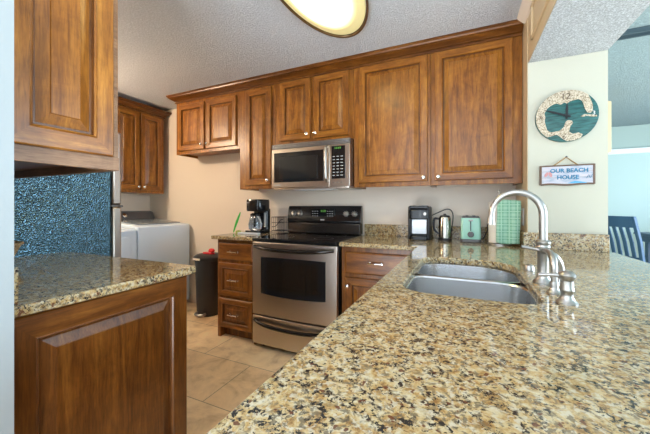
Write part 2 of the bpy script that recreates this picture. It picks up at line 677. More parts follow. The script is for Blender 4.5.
A = upper('wall_cabinet', 'short two-door wooden wall cabinet at the far left end, above the drip coffee maker side', -2.935, -2.037, 1.755)
for x0, x1, kx in ((-2.895, -2.505, -2.53), (-2.475, -2.075, -2.45)):
    d = front(A, 'door', '-y', x0, FY, 1.79, x1 - x0, 0.505)
    knob(d, '-y', kx, FY - 0.02, 1.835)
B = upper('wall_cabinet', 'tall narrow single-door wooden wall cabinet just left of the microwave', -2.037, -1.612, 1.345)
d = front(B, 'door', '-y', -1.955, FY, 1.385, 0.30, 0.925)
knob(d, '-y', -1.682, FY - 0.02, 1.425)
C_ = upper('wall_cabinet', 'short two-door wooden wall cabinet directly above the microwave', -1.612, -0.835, 1.745)
for x0, x1, kx in ((-1.555, -1.235, -1.262), (-1.205, -0.875, -1.178)):
    d = front(C_, 'door', '-y', x0, FY, 1.78, x1 - x0, 0.545)
    knob(d, '-y', kx, FY - 0.02, 1.82)
D_ = upper('wall_cabinet', 'tall wide single-door wooden wall cabinet just right of the microwave', -0.835, -0.222, 1.335)
d = front(D_, 'door', '-y', -0.785, FY, 1.37, 0.54, 0.955)
knob(d, '-y', -0.272, FY - 0.02, 1.395)
E_ = upper('wall_cabinet', 'tall wide single-door wooden wall cabinet at the right end, touching the wall column', -0.222, 0.364, 1.335)
d = front(E_, 'door', '-y', -0.192, FY, 1.37, 0.50, 0.955)
knob(d, '-y', -0.167, FY - 0.02, 1.395)

# crown moulding running over all five
prof = [(0.0, 2.329), (0.012, 2.329), (0.012, 2.340), (0.005, 2.343), (0.005, 2.349), (0.018, 2.352), (0.024, 2.358), (0.040, 2.367), (0.054, 2.375), (0.050, 2.378), (0.062, 2.381), (0.066, 2.392), (0.074, 2.396), (0.074, 2.408), (0.0, 2.408)]
cr = thing('crown_moulding', 'long stepped wooden crown moulding over the back-wall cabinets', 'moulding', (-1.3, FY, 2.408))
for nm, path in (('front_run', ((-2.936, FY - 0.001, -1, -1), (0.362, FY - 0.001, 0, -1))), ('side_return', ((-2.936, D - 0.003, -1, 0), (-2.936, FY - 0.001, -1, -1)))):
    MB().loft([[(px + sx * o, py + sy * o, z) for o, z in prof] for (px, py, sx, sy) in path]).build(nm, WOODBH, cr, sharp=12)

# laundry cabinet on the left wall above the washer
t = thing('wall_cabinet', 'two-door wooden wall cabinet hanging above the white washer', 'cabinet', (XL, 2.2, 1.335))
bx(XL + 0.003, -3.44, 1.66, 2.64, 1.335, 2.30).build('body', WOOD, t, 0.0015)
for y0, y1, ky in ((2.335, 2.60, 2.36), (2.035, 2.315, 2.29), (1.70, 2.015, 1.99)):
    d = front(t, 'door', '+x', -3.44, y0, 1.37, y1 - y0, 0.90)
    knob(d, '+x', -3.42, ky, 1.405)
mb = MB()
rings = []
for (px, py, sx, sy) in ((-3.44, 1.66, 1, 0), (-3.44, 2.64, 1, 1), (XL + 0.003, 2.64, 0, 1)):
    rings.append([(px + sx * o * 0.9, py + sy * o * 0.9, z - 0.045) for o, z in prof])
mb.loft(rings)
mb.build('crown', WOODBH, t)

# ---- near left block: raised end panels facing the aisle
LX = -1.09
t = thing('wall_cabinet', 'large wooden wall cabinet end panel in the upper left foreground, beside the pale wall', 'cabinet', (-1.6, 0.36, 1.30))
mb = MB()
mb.box(-2.105, LX, 0.362, 0.638, 1.33, 2.40)
mb.box(LX - 0.02, LX, 0.362, 0.638, 1.30, 1.335)
mb.build('body', WOOD, t, 0.001)
bx(-2.105, LX, 0.639, 0.660, 1.30, 2.40).build('face_frame', RAW, t, 0.001)
bx(LX + 0.0005, LX + 0.006, 0.362, 0.660, 1.30, 1.345).build('bottom_edge', RAW, t, 0.001)
front(t, 'end_panel', '+x', LX, 0.364, 1.345, 0.272, 1.04, frame=0.062)
for i in range(2):
    d = front(t, 'door', '+y', LX - 0.03 - 0.5 * i, 0.660, 1.33, 0.47, 1.04)
    knob(d, '+y', LX - 0.06 - (0.41 if i == 0 else 0.5), 0.668, 1.37)

t = thing('base_cabinet', 'shaded wooden base cabinet end panel in the lower left foreground, under granite', 'cabinet', (-1.6, 0.36, 0.0))
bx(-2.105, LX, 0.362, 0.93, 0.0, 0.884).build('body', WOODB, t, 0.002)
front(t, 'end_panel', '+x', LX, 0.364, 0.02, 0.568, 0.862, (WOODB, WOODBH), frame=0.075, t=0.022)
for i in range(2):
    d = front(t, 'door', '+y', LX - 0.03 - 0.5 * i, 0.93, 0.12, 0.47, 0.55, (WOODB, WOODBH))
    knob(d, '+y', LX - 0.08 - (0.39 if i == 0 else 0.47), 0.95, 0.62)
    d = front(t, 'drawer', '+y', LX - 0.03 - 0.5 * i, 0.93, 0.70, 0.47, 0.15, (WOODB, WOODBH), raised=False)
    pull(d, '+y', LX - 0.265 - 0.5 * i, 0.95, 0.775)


def rrect(x0, x1, y0, y1, r, n=8):
    pts = []
    rs = r if isinstance(r, (list, tuple)) else [r] * 4
    for (cx, cy, a0, rr) in ((x1 - rs[0], y1 - rs[0], 0, rs[0]), (x0 + rs[1], y1 - rs[1], 90, rs[1]), (x0 + rs[2], y0 + rs[2], 180, rs[2]), (x1 - rs[3], y0 + rs[3], 270, rs[3])):
        for k in range(n + 1):
            a = math.radians(a0 + 90 * k / n)
            pts.append((cx + rr * math.cos(a), cy + rr * math.sin(a)))
    return pts


def slab(outer, hole, z0, z1):
    """flat slab with an optional hole, as an MB"""
    bm = bmesh.new()
    loops = [outer] + ([hole] if hole else [])
    edges = []
    for lp in loops:
        vs = [bm.verts.new((x, y, z0)) for x, y in lp]
        for i in range(len(vs)):
            edges.append(bm.edges.new((vs[i], vs[(i + 1) % len(vs)])))
    bmesh.ops.triangle_fill(bm, use_beauty=True, use_dissolve=True, edges=edges)
    r = bmesh.ops.extrude_face_region(bm, geom=bm.faces[:])
    for e in r['geom']:
        if isinstance(e, bmesh.types.BMVert):
            e.co.z = z1
    bm.verts.index_update()
    mb = MB()
    mb.add([v.co[:] for v in bm.verts], [[v.index for v in f.verts] for f in bm.faces])
    bm.free()
    return mb


# left foreground granite
t = thing('countertop', 'short granite countertop in the left foreground, running to the black fridge side', 'countertop', (-1.6, 0.36, 0.885))
slab([(-2.108, 0.362), (-1.062, 0.362), (-1.062, 0.955), (-1.066, 0.975), (-1.078, 0.986), (-1.098, 0.99), (-2.108, 0.99)], None, 0.885, CT).build('slab', GRANITE, t, 0.006)
bx(-2.108, -1.064, 0.3625, 0.392, CT, 1.018).build('backsplash', GRANITE, t, 0.002)

# drawer unit between trash can and range
RX0, RX1 = -1.600, -0.830      # range
t = thing('base_cabinet', 'narrow wooden base cabinet with three drawers, left of the range', 'cabinet', (-1.83, D, 0))
mb = MB()
mb.box(-2.03, -1.608, 2.105, D - 0.003, 0.09, 0.884)
mb.box(-2.03, -2.0, 2.105, 2.2, 0, 0.09).box(-1.628, -1.608, 2.105, 2.2, 0, 0.09)
mb.box(-2.0, -1.628, 2.17, D - 0.003, 0.0, 0.09)
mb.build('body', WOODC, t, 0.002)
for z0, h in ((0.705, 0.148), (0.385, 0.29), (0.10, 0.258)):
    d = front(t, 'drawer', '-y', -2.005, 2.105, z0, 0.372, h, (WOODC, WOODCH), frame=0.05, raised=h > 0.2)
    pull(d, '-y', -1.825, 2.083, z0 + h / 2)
t = thing('countertop', 'small granite countertop left of the range, under the coffee maker', 'countertop', (-1.83, D, 0.885))
slab([(-2.062, 2.055), (-1.604, 2.055), (-1.604, D - 0.003), (-2.062, D - 0.003)], None, 0.885, CT).build('slab', GRANITE, t, 0.005)

# base cabinet right of range
t = thing('base_cabinet', 'wooden base cabinet with one drawer over a door, right of the range', 'cabinet', (-0.55, D, 0))
mb = MB()
mb.box(-0.822, -0.29, 2.105, D - 0.003, 0.09, 0.884).box(-0.822, -0.29, 2.17, D - 0.003, 0, 0.09)
mb.build('body', WOODC, t, 0.002)
d = front(t, 'drawer', '-y', -0.79, 2.105, 0.69, 0.46, 0.155, (WOODC, WOODCH), raised=False)
pull(d, '-y', -0.56, 2.085, 0.775)
d = front(t, 'door', '-y', -0.79, 2.105, 0.11, 0.46, 0.55, (WOODC, WOODCH))
knob(d, '-y', -0.765, 2.083, 0.60)

# peninsula cabinets under the sink, doors towards the aisle
t = thing('base_cabinet', 'long wooden peninsula base cabinet carrying the sink counter', 'cabinet', (0.1, 0.9, 0))
mb = MB()
mb.box(-0.24, -0.22, -0.45, 2.10, 0.09, 0.884).box(0.33, 0.355, -0.45, 2.25, 0.0, 0.884).box(-0.24, 0.355, -0.47, -0.45, 0, 0.884)
mb.box(-0.22, 0.33, -0.45, 2.10, 0.09, 0.11).box(-0.20, -0.18, -0.45, 2.10, 0.0, 0.09)
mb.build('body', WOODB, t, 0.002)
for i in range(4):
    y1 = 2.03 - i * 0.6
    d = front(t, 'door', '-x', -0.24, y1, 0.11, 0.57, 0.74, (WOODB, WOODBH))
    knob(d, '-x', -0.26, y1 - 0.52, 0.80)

# L-shaped granite: back run, peninsula, sink cut-out
t = thing('countertop', 'large L-shaped speckled granite countertop with the sink cut-out, filling the foreground', 'countertop', (0.2, 1.2, 0.885))
outer = [(RX1 + 0.004, D - 0.003), (RX1 + 0.004, 2.055), (-0.272, 2.055), (-0.272, -0.5), (0.785, -0.5), (0.785, CY - 0.003), (CX0 - 0.006, CY - 0.003), (CX0 - 0.006, D - 0.003)]
SX0, SX1, SY0, SY1 = -0.185, 0.205, 0.968, 1.665
hole = rrect(SX0, SX1, SY0, SY1, [0.15, 0.08, 0.09, 0.07], 8)
slab(outer, hole, 0.885, CT).build('slab', GRANITE, t, 0.005)
bx(RX1 + 0.006, CX0 - 0.027, D - 0.024, D - 0.003, CT, 1.0166).build('backsplash', GRANITE, t, 0.002)
mb = MB()
mb.box(CX0 - 0.026, CX1, CY - 0.022, CY - 0.003, CT, 1.0166)
mb.box(CX0 - 0.026, CX0 - 0.006, CY - 0.0015, D - 0.003, CT, 1.0166)
mb.build('backsplash', GRANITE, t, 0.002)

# sink
t = thing('kitchen_sink', 'double-bowl stainless undermount sink set into the granite', 'sink', (0.0, 1.3, 0.70))
for (y0, y1, zt) in ((1.372, SY1 + 0.006, 0.884), (SY0 - 0.006, 1.346, 0.884)):
    rings = []
    x0, x1 = SX0 - 0.006, SX1 + 0.006
    far = y0 > 1.2
    R = [0.15, 0.085, 0.05, 0.05] if far else [0.09, 0.05, 0.085, 0.07]
    for ins, z in ((-0.010, zt - 0.001), (0.0, zt - 0.001), (0.004, zt - 0.006), (0.008, zt - 0.08), (0.014, 0.70), (0.03, 0.683), (0.06, 0.679)):
        RR = [max(r - ins * 0.5, 0.02) for r in R]
        if ins < 0:   # flange only at the outer sides
            rings.append([(x, y, z) for x, y in rrect(x0 + ins, x1 - ins, y0 + ins, y1 - ins, RR, 8)])
        else:
            rings.append([(x, y, z) for x, y in rrect(x0 + ins, x1 - ins, y0 + ins, y1 - ins, RR, 8)])
    mb = MB()
    mb.loft(rings, cap0=False, cap1=True)
    b = mb.build('bowl', SINKM, t)
    cy = (y0 + y1) / 2
    MB().lathe((x0 + x1) / 2, cy, [(0.045, 0.6795), (0.045, 0.683), (0.036, 0.684), (0.03, 0.681), (0.0, 0.681)][:-1], 24).build('drain', CHROME, t)

# ------------------------------------------------------------------ faucet
FX, FYY = 0.248, 1.25
t = thing('faucet', 'tall brushed nickel gooseneck faucet with a bridge arm behind the sink', 'faucet', (FX, FYY, CT))
mb = MB()
mb.lathe(FX, FYY, [(0.030, CT + 0.0005), (0.030, CT + 0.006), (0.024, CT + 0.014), (0.019, CT + 0.022), (0.0165, CT + 0.04), (0.0165, 1.03), (0.019, 1.034), (0.021, 1.04), (0.019, 1.046), (0.022, 1.052), (0.022, 1.058), (0.016, 1.064)], 28)
mb.build('body', NICKEL, t)
pts = [(FX, FYY, 1.06), (FX, FYY, 1.10), (FX, FYY, 1.145)]
ra = 0.077
for k in range(0, 19):
    a = PI * k / 18 * 0.965
    pts.append((FX - ra + ra * math.cos(a), FYY, 1.150 + ra * math.sin(a)))
pts.append((pts[-1][0] - 0.003, FYY, 1.130))
rr = [0.0125] * 3 + [0.0125 - 0.003 * k / 18 for k in range(19)] + [0.0095]
mb = MB().tube(pts, rr, 18)
e = pts[-1]
mb.lathe(e[0], e[1], [(0.0092, 1.142), (0.0105, 1.134), (0.0135, 1.117), (0.0135, 1.112), (0.010, 1.112)], 20)
mb.build('spout', NICKEL, t)
# bridge arm towards the near post
mb = MB().tube([(FX, FYY, 1.022), (FX, 1.215, 1.030), (0.250, 1.17, 1.030), (0.250, 1.137, 1.018), (0.250, 1.122, 0.995), (0.25, 1.12, 0.965), (0.25, 1.12, 0.94)], [0.009, 0.0095, 0.010, 0.010, 0.0095, 0.0085, 0.0085], 16, sub=4)
mb.lathe(0.25, 1.12, [(0.020, CT + 0.0005), (0.020, CT + 0.005), (0.014, CT + 0.010), (0.0105, CT + 0.02), (0.0125, CT + 0.030), (0.010, CT + 0.036)], 24)
mb.build('bridge_arm', NICKEL, t)
mb = MB().tube([(FX - 0.005, FYY - 0.006, 1.028), (0.22, 1.245, 1.032), (0.185, 1.245, 1.038)], [0.006, 0.0045, 0.006], 12, sub=3)
mb.build('lever', NICKEL, t)

t = thing('side_sprayer', 'brushed nickel side sprayer standing behind the faucet', 'sprayer', (0.308, 1.29, CT))
MB().lathe(0.308, 1.29, [(0.024, CT + 0.0005), (0.024, CT + 0.006), (0.018, CT + 0.016), (0.015, CT + 0.03), (0.015, CT + 0.04)], 24).build('base', NICKEL, t)
mb = MB().tube([(0.308, 1.29, CT + 0.035), (0.305, 1.29, 0.965), (0.298, 1.288, 0.985), (0.286, 1.285, 1.004), (0.272, 1.28, 1.012)], [0.0105, 0.012, 0.0145, 0.0135, 0.009], 16, sub=4)
mb.build('spray_head', NICKEL, t)

t = thing('soap_dispenser', 'squat brushed nickel soap dispenser with long spout, nearest the camera', 'soap dispenser', (0.256, 1.02, CT))
MB().lathe(0.256, 1.02, [(0.025, CT + 0.0005), (0.025, CT + 0.004), (0.019, CT + 0.010), (0.0145, CT + 0.018), (0.014, CT + 0.030), (0.0165, CT + 0.034), (0.0165, CT + 0.039), (0.015, CT + 0.043), (0.015, CT + 0.062)], 28).build('base', NICKEL, t)
MB().lathe(0.256, 1.02, [(0.0155, CT + 0.063), (0.0195, CT + 0.070), (0.020, CT + 0.077), (0.016, CT + 0.083), (0.008, CT + 0.088)], 28).build('pump_head', NICKEL, t)
MB().tube([(0.256, 1.02, CT + 0.073), (0.225, 1.022, CT + 0.074), (0.192, 1.024, CT + 0.071)], [0.0065, 0.005, 0.0055], 12, sub=3).build('spout', NICKEL, t)

tag(MB().lathe(0.245, 1.47, [(0.019, CT + 0.0005), (0.019, CT + 0.010), (0.015, CT + 0.022), (0.007, CT + 0.027)], 24).build('air_gap_cap', NICKEL), 'small round metal air gap cap on the counter beyond the faucet', 'air gap')

# ------------------------------------------------------------------ range
t = thing('range', 'freestanding stainless steel electric range with black glass cooktop', 'range', ((RX0 + RX1) / 2, 2.4, 0))
RF = 2.045
bx(RX0 + 0.004, RX1 - 0.004, RF + 0.035, D - 0.03, 0.035, 0.895).build('body', BLACK, t, 0.003)
mb = MB()
mb.loft([[(x, y, z) for x, y in rrect(RX0 + 0.002, RX1 - 0.002, RF - 0.008, D - 0.06, 0.012, 4)] for z in (0.896, 0.918)])
mb.build('cooktop', BGLASS, t, 0.003)
for (x, y, r) in ((-1.41, 2.22, 0.10), (-1.02, 2.22, 0.08), (-1.41, 2.48, 0.075), (-1.02, 2.48, 0.09)):
    mb = MB()
    n = 40
    rings = []
    for rr_ in (r, r - 0.003):
        rings.append([(x + rr_ * math.cos(2 * PI * k / n), y + rr_ * math.sin(2 * PI * k / n), 0.9184) for k in range(n)])
    mb.loft(rings, False, False)
    mb.build('burner', mat('burner_ring_print', (0.05, 0.05, 0.05), 0.3), t)
# backguard
mb = MB()
prof = [(D - 0.10, 1.02), (D - 0.112, 1.035), (D - 0.085, 1.17), (D - 0.075, 1.182), (D - 0.035, 1.182), (D - 0.035, 0.92), (D - 0.095, 0.92)]
mb.loft([[(x, y, z) for y, z in prof] for x in (RX0 + 0.006, RX1 - 0.006)])
bg = mb.build('backguard', BLACK, t, 0.006)
bx(RX0 + 0.012, RX1 - 0.012, D - 0.115, D - 0.098, 0.925, 1.018).build('vent_panel', DSTEEL, t, 0.003)


def bgpt(z):
    f = (z - 1.035) / (1.17 - 1.035)
    return D - 0.112 + 0.027 * f


for x in (-1.525, -1.455, -0.975, -0.895):
    mb = MB()
    mb.lathe(0, 0, [(0.023, 0.0), (0.023, 0.006), (0.018, 0.010), (0.016, 0.024), (0.012, 0.028)], 24)
    mb.box(-0.004, 0.004, -0.016, 0.016, 0.02, 0.031)
    mb.xform(Matrix.Translation((x, bgpt(1.105), 1.105)) @ Matrix.Rotation(math.radians(79), 4, 'X'))
    mb.build('knob', NICKEL, t)
    mb = MB()
    for k in range(9):
        a = math.radians(-30 + 30 * k)
        mb.box(x + 0.029 * math.cos(a) - 0.002, x + 0.029 * math.cos(a) + 0.002, bgpt(1.105) - 0.0022, bgpt(1.105) + 0.006, 1.105 + 0.029 * math.sin(a) - 0.002, 1.105 + 0.029 * math.sin(a) + 0.002)
    mb.build('knob_marks', PRINT, t)
# control display
mb = MB().box(-1.335, -1.085, bgpt(1.14) - 0.011, bgpt(1.14) + 0.01, 1.075, 1.155)
disp = mb.build('control_panel', BGLASS, t, 0.003)
disp['label'] = 'black clock and oven control panel with green digits'
mb = MB()
yy = bgpt(1.14) - 0.0125


def seg7(mb, ch, x, z, w, h, y0, y1, th):
    S = {'0': 'abcdef', '1': 'bc', '2': 'abged', '3': 'abgcd', '4': 'fgbc', '5': 'afgcd', '6': 'afgecd', '7': 'abc', '8': 'abcdefg', '9': 'abcdfg'}[ch]
    P = {'a': (0, w, h - th, h), 'g': (0, w, h / 2 - th / 2, h / 2 + th / 2), 'd': (0, w, 0, th), 'f': (0, th, h / 2, h), 'b': (w - th, w, h / 2, h), 'e': (0, th, 0, h / 2), 'c': (w - th, w, 0, h / 2)}
    for c in S:
        a = P[c]
        mb.box(x + a[0], x + a[1], y0, y1, z + a[2], z + a[3])


for i, ch in enumerate('1028'):
    seg7(mb, ch, -1.235 + i * 0.014 + (0.004 if i > 1 else 0), 1.125, 0.010, 0.018, yy, yy + 0.002, 0.0028)
mb.build('clock_digits', LEDG, disp)
for gx, gw in ((-1.32, 3), (-1.165, 3)):
    mb = MB()
    for r_ in range(3):
        for c_ in range(gw):
            mb.box(gx + c_ * 0.024, gx + c_ * 0.024 + 0.014, yy, yy + 0.002, 1.085 + r_ * 0.022, 1.089 + r_ * 0.022)
    mb.build('button_marks', PRINT, disp)
bx(-1.228, -1.19, bgpt(1.05) - 0.0015, bgpt(1.05) + 0.008, 1.046, 1.057).build('badge', PRINT, t)


def curved_front(x0, x1, z0, z1, y, bulge, t_, n=14):
    mb = MB()
    rings = []
    for k in range(n + 1):
        x = x0 + (x1 - x0) * k / n
        u = 2 * k / n - 1
        b = y - bulge * (1 - u * u)
        rings.append([(x, b, z0), (x, b, z1), (x, y + t_, z1), (x, y + t_, z0)])
    mb.loft(rings)
    return mb


door = curved_front(RX0 + 0.006, RX1 - 0.006, 0.292, 0.885, RF, 0.012, 0.034).build('oven_door', STEEL, t, 0.004)
# window: black surround with an inner pane, bottom edge gently bowed
mb = MB()
n = 16
for (xa, xb, za, zb, off, mi) in ((-1.505, -0.925, 0.47, 0.765, 0.0016, 0), (-1.44, -0.985, 0.51, 0.735, 0.0026, 1)):
    rings = []
    for k in range(n + 1):
        x = xa + (xb - xa) * k / n
        u = 2 * (x - RX0) / (RX1 - RX0) - 1
        y = RF - 0.012 * (1 - u * u) - off
        uu = 2 * k / n - 1
        rings.append([(x, y, za - 0.014 * (1 - uu * uu)), (x, y, zb + 0.004 * (1 - uu * uu)), (x, y + 0.006, zb), (x, y + 0.006, za)])
    mb.loft(rings, mi=mi)
mb.build('oven_window', [BLACK, mat('oven_window_glass', (0.014, 0.010, 0.007), 0.05)], door)


def bow_handle(parent, z, xa, xb, y, drop, r, m, h):
    pts = []
    for k in range(17):
        u = -1 + k / 8
        pts.append((xa + (xb - xa) * (u + 1) / 2, y - 0.045 * (1 - abs(u) ** 5), z - drop * (1 - u * u)))
    mb = MB().tube(pts, [r * (0.75 + 0.25 * (1 - abs(-1 + k / 8) ** 3)) for k in range(17)], 14)
    for i in range(len(mb.v)):
        pass
    mb.build('handle', m, parent)


bow_handle(door, 0.850, RX0 + 0.03, RX1 - 0.03, RF - 0.006, 0.018, 0.016, HSTEEL, 0)
dr = curved_front(RX0 + 0.006, RX1 - 0.006, 0.05, 0.278, RF + 0.001, 0.012, 0.034).build('storage_drawer', STEEL, t, 0.004)
bow_handle(dr, 0.245, RX0 + 0.03, RX1 - 0.03, RF - 0.006, 0.028, 0.015, HSTEEL, 0)
for x in (RX0 + 0.06, RX1 - 0.06):
    MB().lathe(x, RF + 0.09, [(0.016, 0.0005), (0.016, 0.012), (0.008, 0.014), (0.008, 0.036)], 14).build('foot', BMAT, t)

# ------------------------------------------------------------------ microwave
t = thing('microwave', 'stainless over-the-range microwave hung between the wall cabinets', 'microwave', (-1.2, 2.5, 1.33))
MX0, MX1, MY, MZ0, MZ1 = -1.590, -0.835, 2.313, 1.33, 1.742
bx(MX0 + 0.002, MX1 - 0.002, MY + 0.03, D - 0.004, MZ0 + 0.012, MZ1 - 0.001).build('body', DSTEEL, t, 0.003)
# vent grille strip at the top
mb = MB()
for k in range(3):
    z = MZ1 - 0.014 - k * 0.013
    mb.box(MX0, MX1, MY + 0.004, MY + 0.03, z - 0.004, z + 0.005)
mb.box(MX0 + 0.004, MX1 - 0.004, MY + 0.018, MY + 0.031, MZ1 - 0.05, MZ1 - 0.004)
for k in range(7):
    x = MX0 + 0.02 + k * 0.118
    mb.box(x, x + 0.007, MY + 0.006, MY + 0.028, MZ1 - 0.046, MZ1 - 0.008)
mb.build('vent_grille', mat('grille_grey_metal', (0.33, 0.33, 0.34), 0.3, 0.9), t, 0.0015)
door = bx(MX0, -1.012, MY, MY + 0.03, MZ0 + 0.012, MZ1 - 0.052).build('door', STEEL, t, 0.004)
mb = bx(MX0 + 0.028, -1.065, MY - 0.002, MY + 0.01, MZ0 + 0.062, MZ1 - 0.085)
mb.build('window_surround', BLACK, door, 0.003)
bx(MX0 + 0.085, -1.125, MY - 0.004, MY + 0.005, MZ0 + 0.09, MZ1 - 0.125).build('window_pane', mat('microwave_window_glass', (0.02, 0.02, 0.02), 0.03), door, 0.001)
mb = MB().tube([(-1.035, MY, MZ0 + 0.062), (-1.035, MY - 0.030, MZ0 + 0.082), (-1.035, MY - 0.037, MZ0 + 0.18), (-1.035, MY - 0.030, MZ1 - 0.085), (-1.035, MY, MZ1 - 0.068)], [0.010, 0.0125, 0.0125, 0.0125, 0.010], 14, sub=4)
mb.build('handle', NICKEL, door)
bx(MX0 + 0.03, MX0 + 0.10, MY - 0.0012, MY + 0.004, MZ0 + 0.032, MZ0 + 0.044).build('badge', PRINT, door)
cp = bx(-1.009, MX1, MY, MY + 0.03, MZ0 + 0.012, MZ1 - 0.052).build('control_column', STEEL, t, 0.004)
bx(-0.995, MX1 + -0.038, MY - 0.002, MY + 0.01, MZ0 + 0.075, MZ1 - 0.065).build('keypad', BLACK, cp, 0.003)
mb = MB()
for r_ in range(7):
    for c_ in range(3):
        mb.box(-0.983 + c_ * 0.035, -0.983 + c_ * 0.035 + 0.02, MY - 0.0035, MY, MZ0 + 0.10 + r_ * 0.026, MZ0 + 0.106 + r_ * 0.026)
mb.build('button_marks', PRINT, cp)
mb = MB()
for i, ch in enumerate('1028'):
    seg7(mb, ch, -0.972 + i * 0.017, MZ1 - 0.09, 0.010, 0.014, MY - 0.0035, MY, 0.0025)
mb.build('clock_digits', LEDG, cp)
mb = MB()
for k in range(3):
    mb.box(-0.985 + k * 0.035, -0.985 + k * 0.035 + 0.02, MY - 0.002, MY + 0.004, MZ0 + 0.04, MZ0 + 0.052)
mb.build('button', NICKEL, cp, 0.001)
mb = MB()
mb.loft([[(x, y, z) for x, y in rrect(MX0 + 0.01, MX1 - 0.01, MY + 0.01, D - 0.02, 0.02, 4)] for z in (MZ0, MZ0 + 0.012)])
mb.build('bottom_plate', STEEL, t)
bx(-1.40, -1.02, MY + 0.08, MY + 0.2, MZ0 - 0.008, MZ0 + 0.001).build('light_lens', mat('frosted_lens', (0.7, 0.7, 0.7), 0.3), t, 0.003)

# ------------------------------------------------------------------ fridge
t = thing('refrigerator', 'refrigerator seen from its black textured side with stainless door edge', 'refrigerator', (-2.5, 0.8, 0))
bx(-2.90, -2.115, 0.385, 1.235, 0.03, 1.665).build('body', FRSIDE, t, 0.006)
for z0, z1 in ((0.05, 1.175), (1.187, 1.678)):
    d = bx(-2.905, -2.112, 1.243, 1.305, z0, z1).build('door', STEEL, t, 0.012)
    mb = MB().tube([(-2.83, 1.305, z1 - 0.1 if z0 < 1 else z0 + 0.06), (-2.83, 1.355, z1 - 0.13 if z0 < 1 else z0 + 0.09), (-2.83, 1.355, z0 + 0.55 if z0 < 1 else z1 - 0.12), (-2.83, 1.305, z0 + 0.5 if z0 < 1 else z1 - 0.08)], 0.012, 12)
    mb.build('handle', STEEL, d)
mb = MB()
mb.box(-2.16, -2.108, 1.236, 1.31, 1.1765, 1.1855)
mb.build('hinge', DSTEEL, t)
bx(-2.89, -2.125, 0.42, 1.22, 0.0, 0.03).build('base', BMAT, t)

# ------------------------------------------------------------------ washer and dryer


def laundry_top(z):
    return z


WX0, WX1 = XL + 0.03, -3.015
t = thing('washing_machine', 'white top-load washer in the corner against the beige wall, grey lid', 'washing machine', (-3.4, 2.36, 0))
y0, y1 = 2.025, 2.665
mb = MB()
prof = [(WX0 + 0.02, 0.05), (WX1 - 0.012, 0.05), (WX1, 0.07), (WX1, 0.94), (WX1 - 0.012, 0.965), (WX1 - 0.05, 0.972), (WX0 + 0.14, 1.022), (WX0 + 0.02, 1.022)]
mb.loft([[(x, y, z) for x, z in prof] for y in (y0, y1)])
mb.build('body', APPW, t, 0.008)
mb = MB()
a, b = (WX1 - 0.10, 0.9805), (WX0 + 0.16, 1.0215)
lid = [(a[0], a[1]), (b[0], b[1]), (b[0], b[1] + 0.010), (a[0], a[1] + 0.008)]
mb.loft([[(x, y, z) for x, z in lid] for y in (y0 + 0.07, y1 - 0.05)])
mb.build('lid', mat('tinted_glass_lid', (0.22, 0.26, 0.30), 0.08), t, 0.003)
mb = MB()
prof = [(WX0 + 0.02, 1.0225), (WX0 + 0.145, 1.0225), (WX0 + 0.10, 1.105), (WX0 + 0.06, 1.12), (WX0 + 0.02, 1.12)]
mb.loft([[(x, y, z) for x, z in prof] for y in (y0 + 0.01, y1 - 0.01)])
cons = mb.build('console', GREYP, t, 0.006)
mb = MB().lathe(0, 0, [(0.028, 0), (0.026, 0.02), (0.02, 0.024)], 24)
mb.xform(Matrix.Translation((WX0 + 0.123, 2.27, 1.063)) @ Matrix.Rotation(math.radians(60), 4, 'Y'))
mb.build('dial', CHROME, cons)
for x in (WX0 + 0.08, WX1 - 0.06):
    for y in (y0 + 0.06, y1 - 0.06):
        MB().lathe(x, y, [(0.022, 0.0005), (0.022, 0.02), (0.012, 0.022), (0.012, 0.055)], 12).build('foot', BMAT, t)

t = thing('clothes_dryer', 'white front-load dryer beside the washer, mostly hidden by the fridge', 'dryer', (-3.4, 1.7, 0))
y0, y1 = 1.365, 2.012
mb = MB()
prof = [(WX0 + 0.02, 0.05), (WX1 - 0.002, 0.05), (WX1 - 0.0, 0.07), (WX1, 0.93), (WX1 - 0.02, 0.955), (WX0 + 0.02, 0.965)]
mb.loft([[(x, y, z) for x, z in prof] for y in (y0, y1)])
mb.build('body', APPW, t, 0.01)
mb = MB()
rings = [[(x, y, z) for y, z in rrect(y0 + 0.06 + i_, y1 - 0.06 - i_, 0.25 + i_, 0.88 - i_, 0.06, 5)] for x, i_ in ((WX1, 0.0), (WX1 + 0.014, 0.002), (WX1 + 0.018, 0.01))]
mb.loft(rings)
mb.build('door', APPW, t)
mb = MB()
prof = [(WX0 + 0.02, 0.966), (WX0 + 0.145, 0.966), (WX0 + 0.10, 1.085), (WX0 + 0.02, 1.10)]
mb.loft([[(x, y, z) for x, z in prof] for y in (y0 + 0.01, y1 - 0.01)])
mb.build('console', GREYP, t, 0.006)
for x in (WX0 + 0.08, WX1 - 0.06):
    for y in (y0 + 0.06, y1 - 0.06):
        MB().lathe(x, y, [(0.022, 0.0005), (0.022, 0.02), (0.012, 0.022), (0.012, 0.055)], 12).build('foot', BMAT, t)

# ------------------------------------------------------------------ trash can
tx, ty = -2.545, 2.52
t = thing('trash_can', 'black step-on trash can between the washer and the drawers', 'trash can', (tx, ty, 0))


def dshape(w, dpt, z):
    return [(tx + x, ty + y, z) for x, y in rrect(-w / 2, w / 2, -dpt / 2, dpt / 2, [0.03, 0.03, dpt * 0.45, dpt * 0.45], 8)]


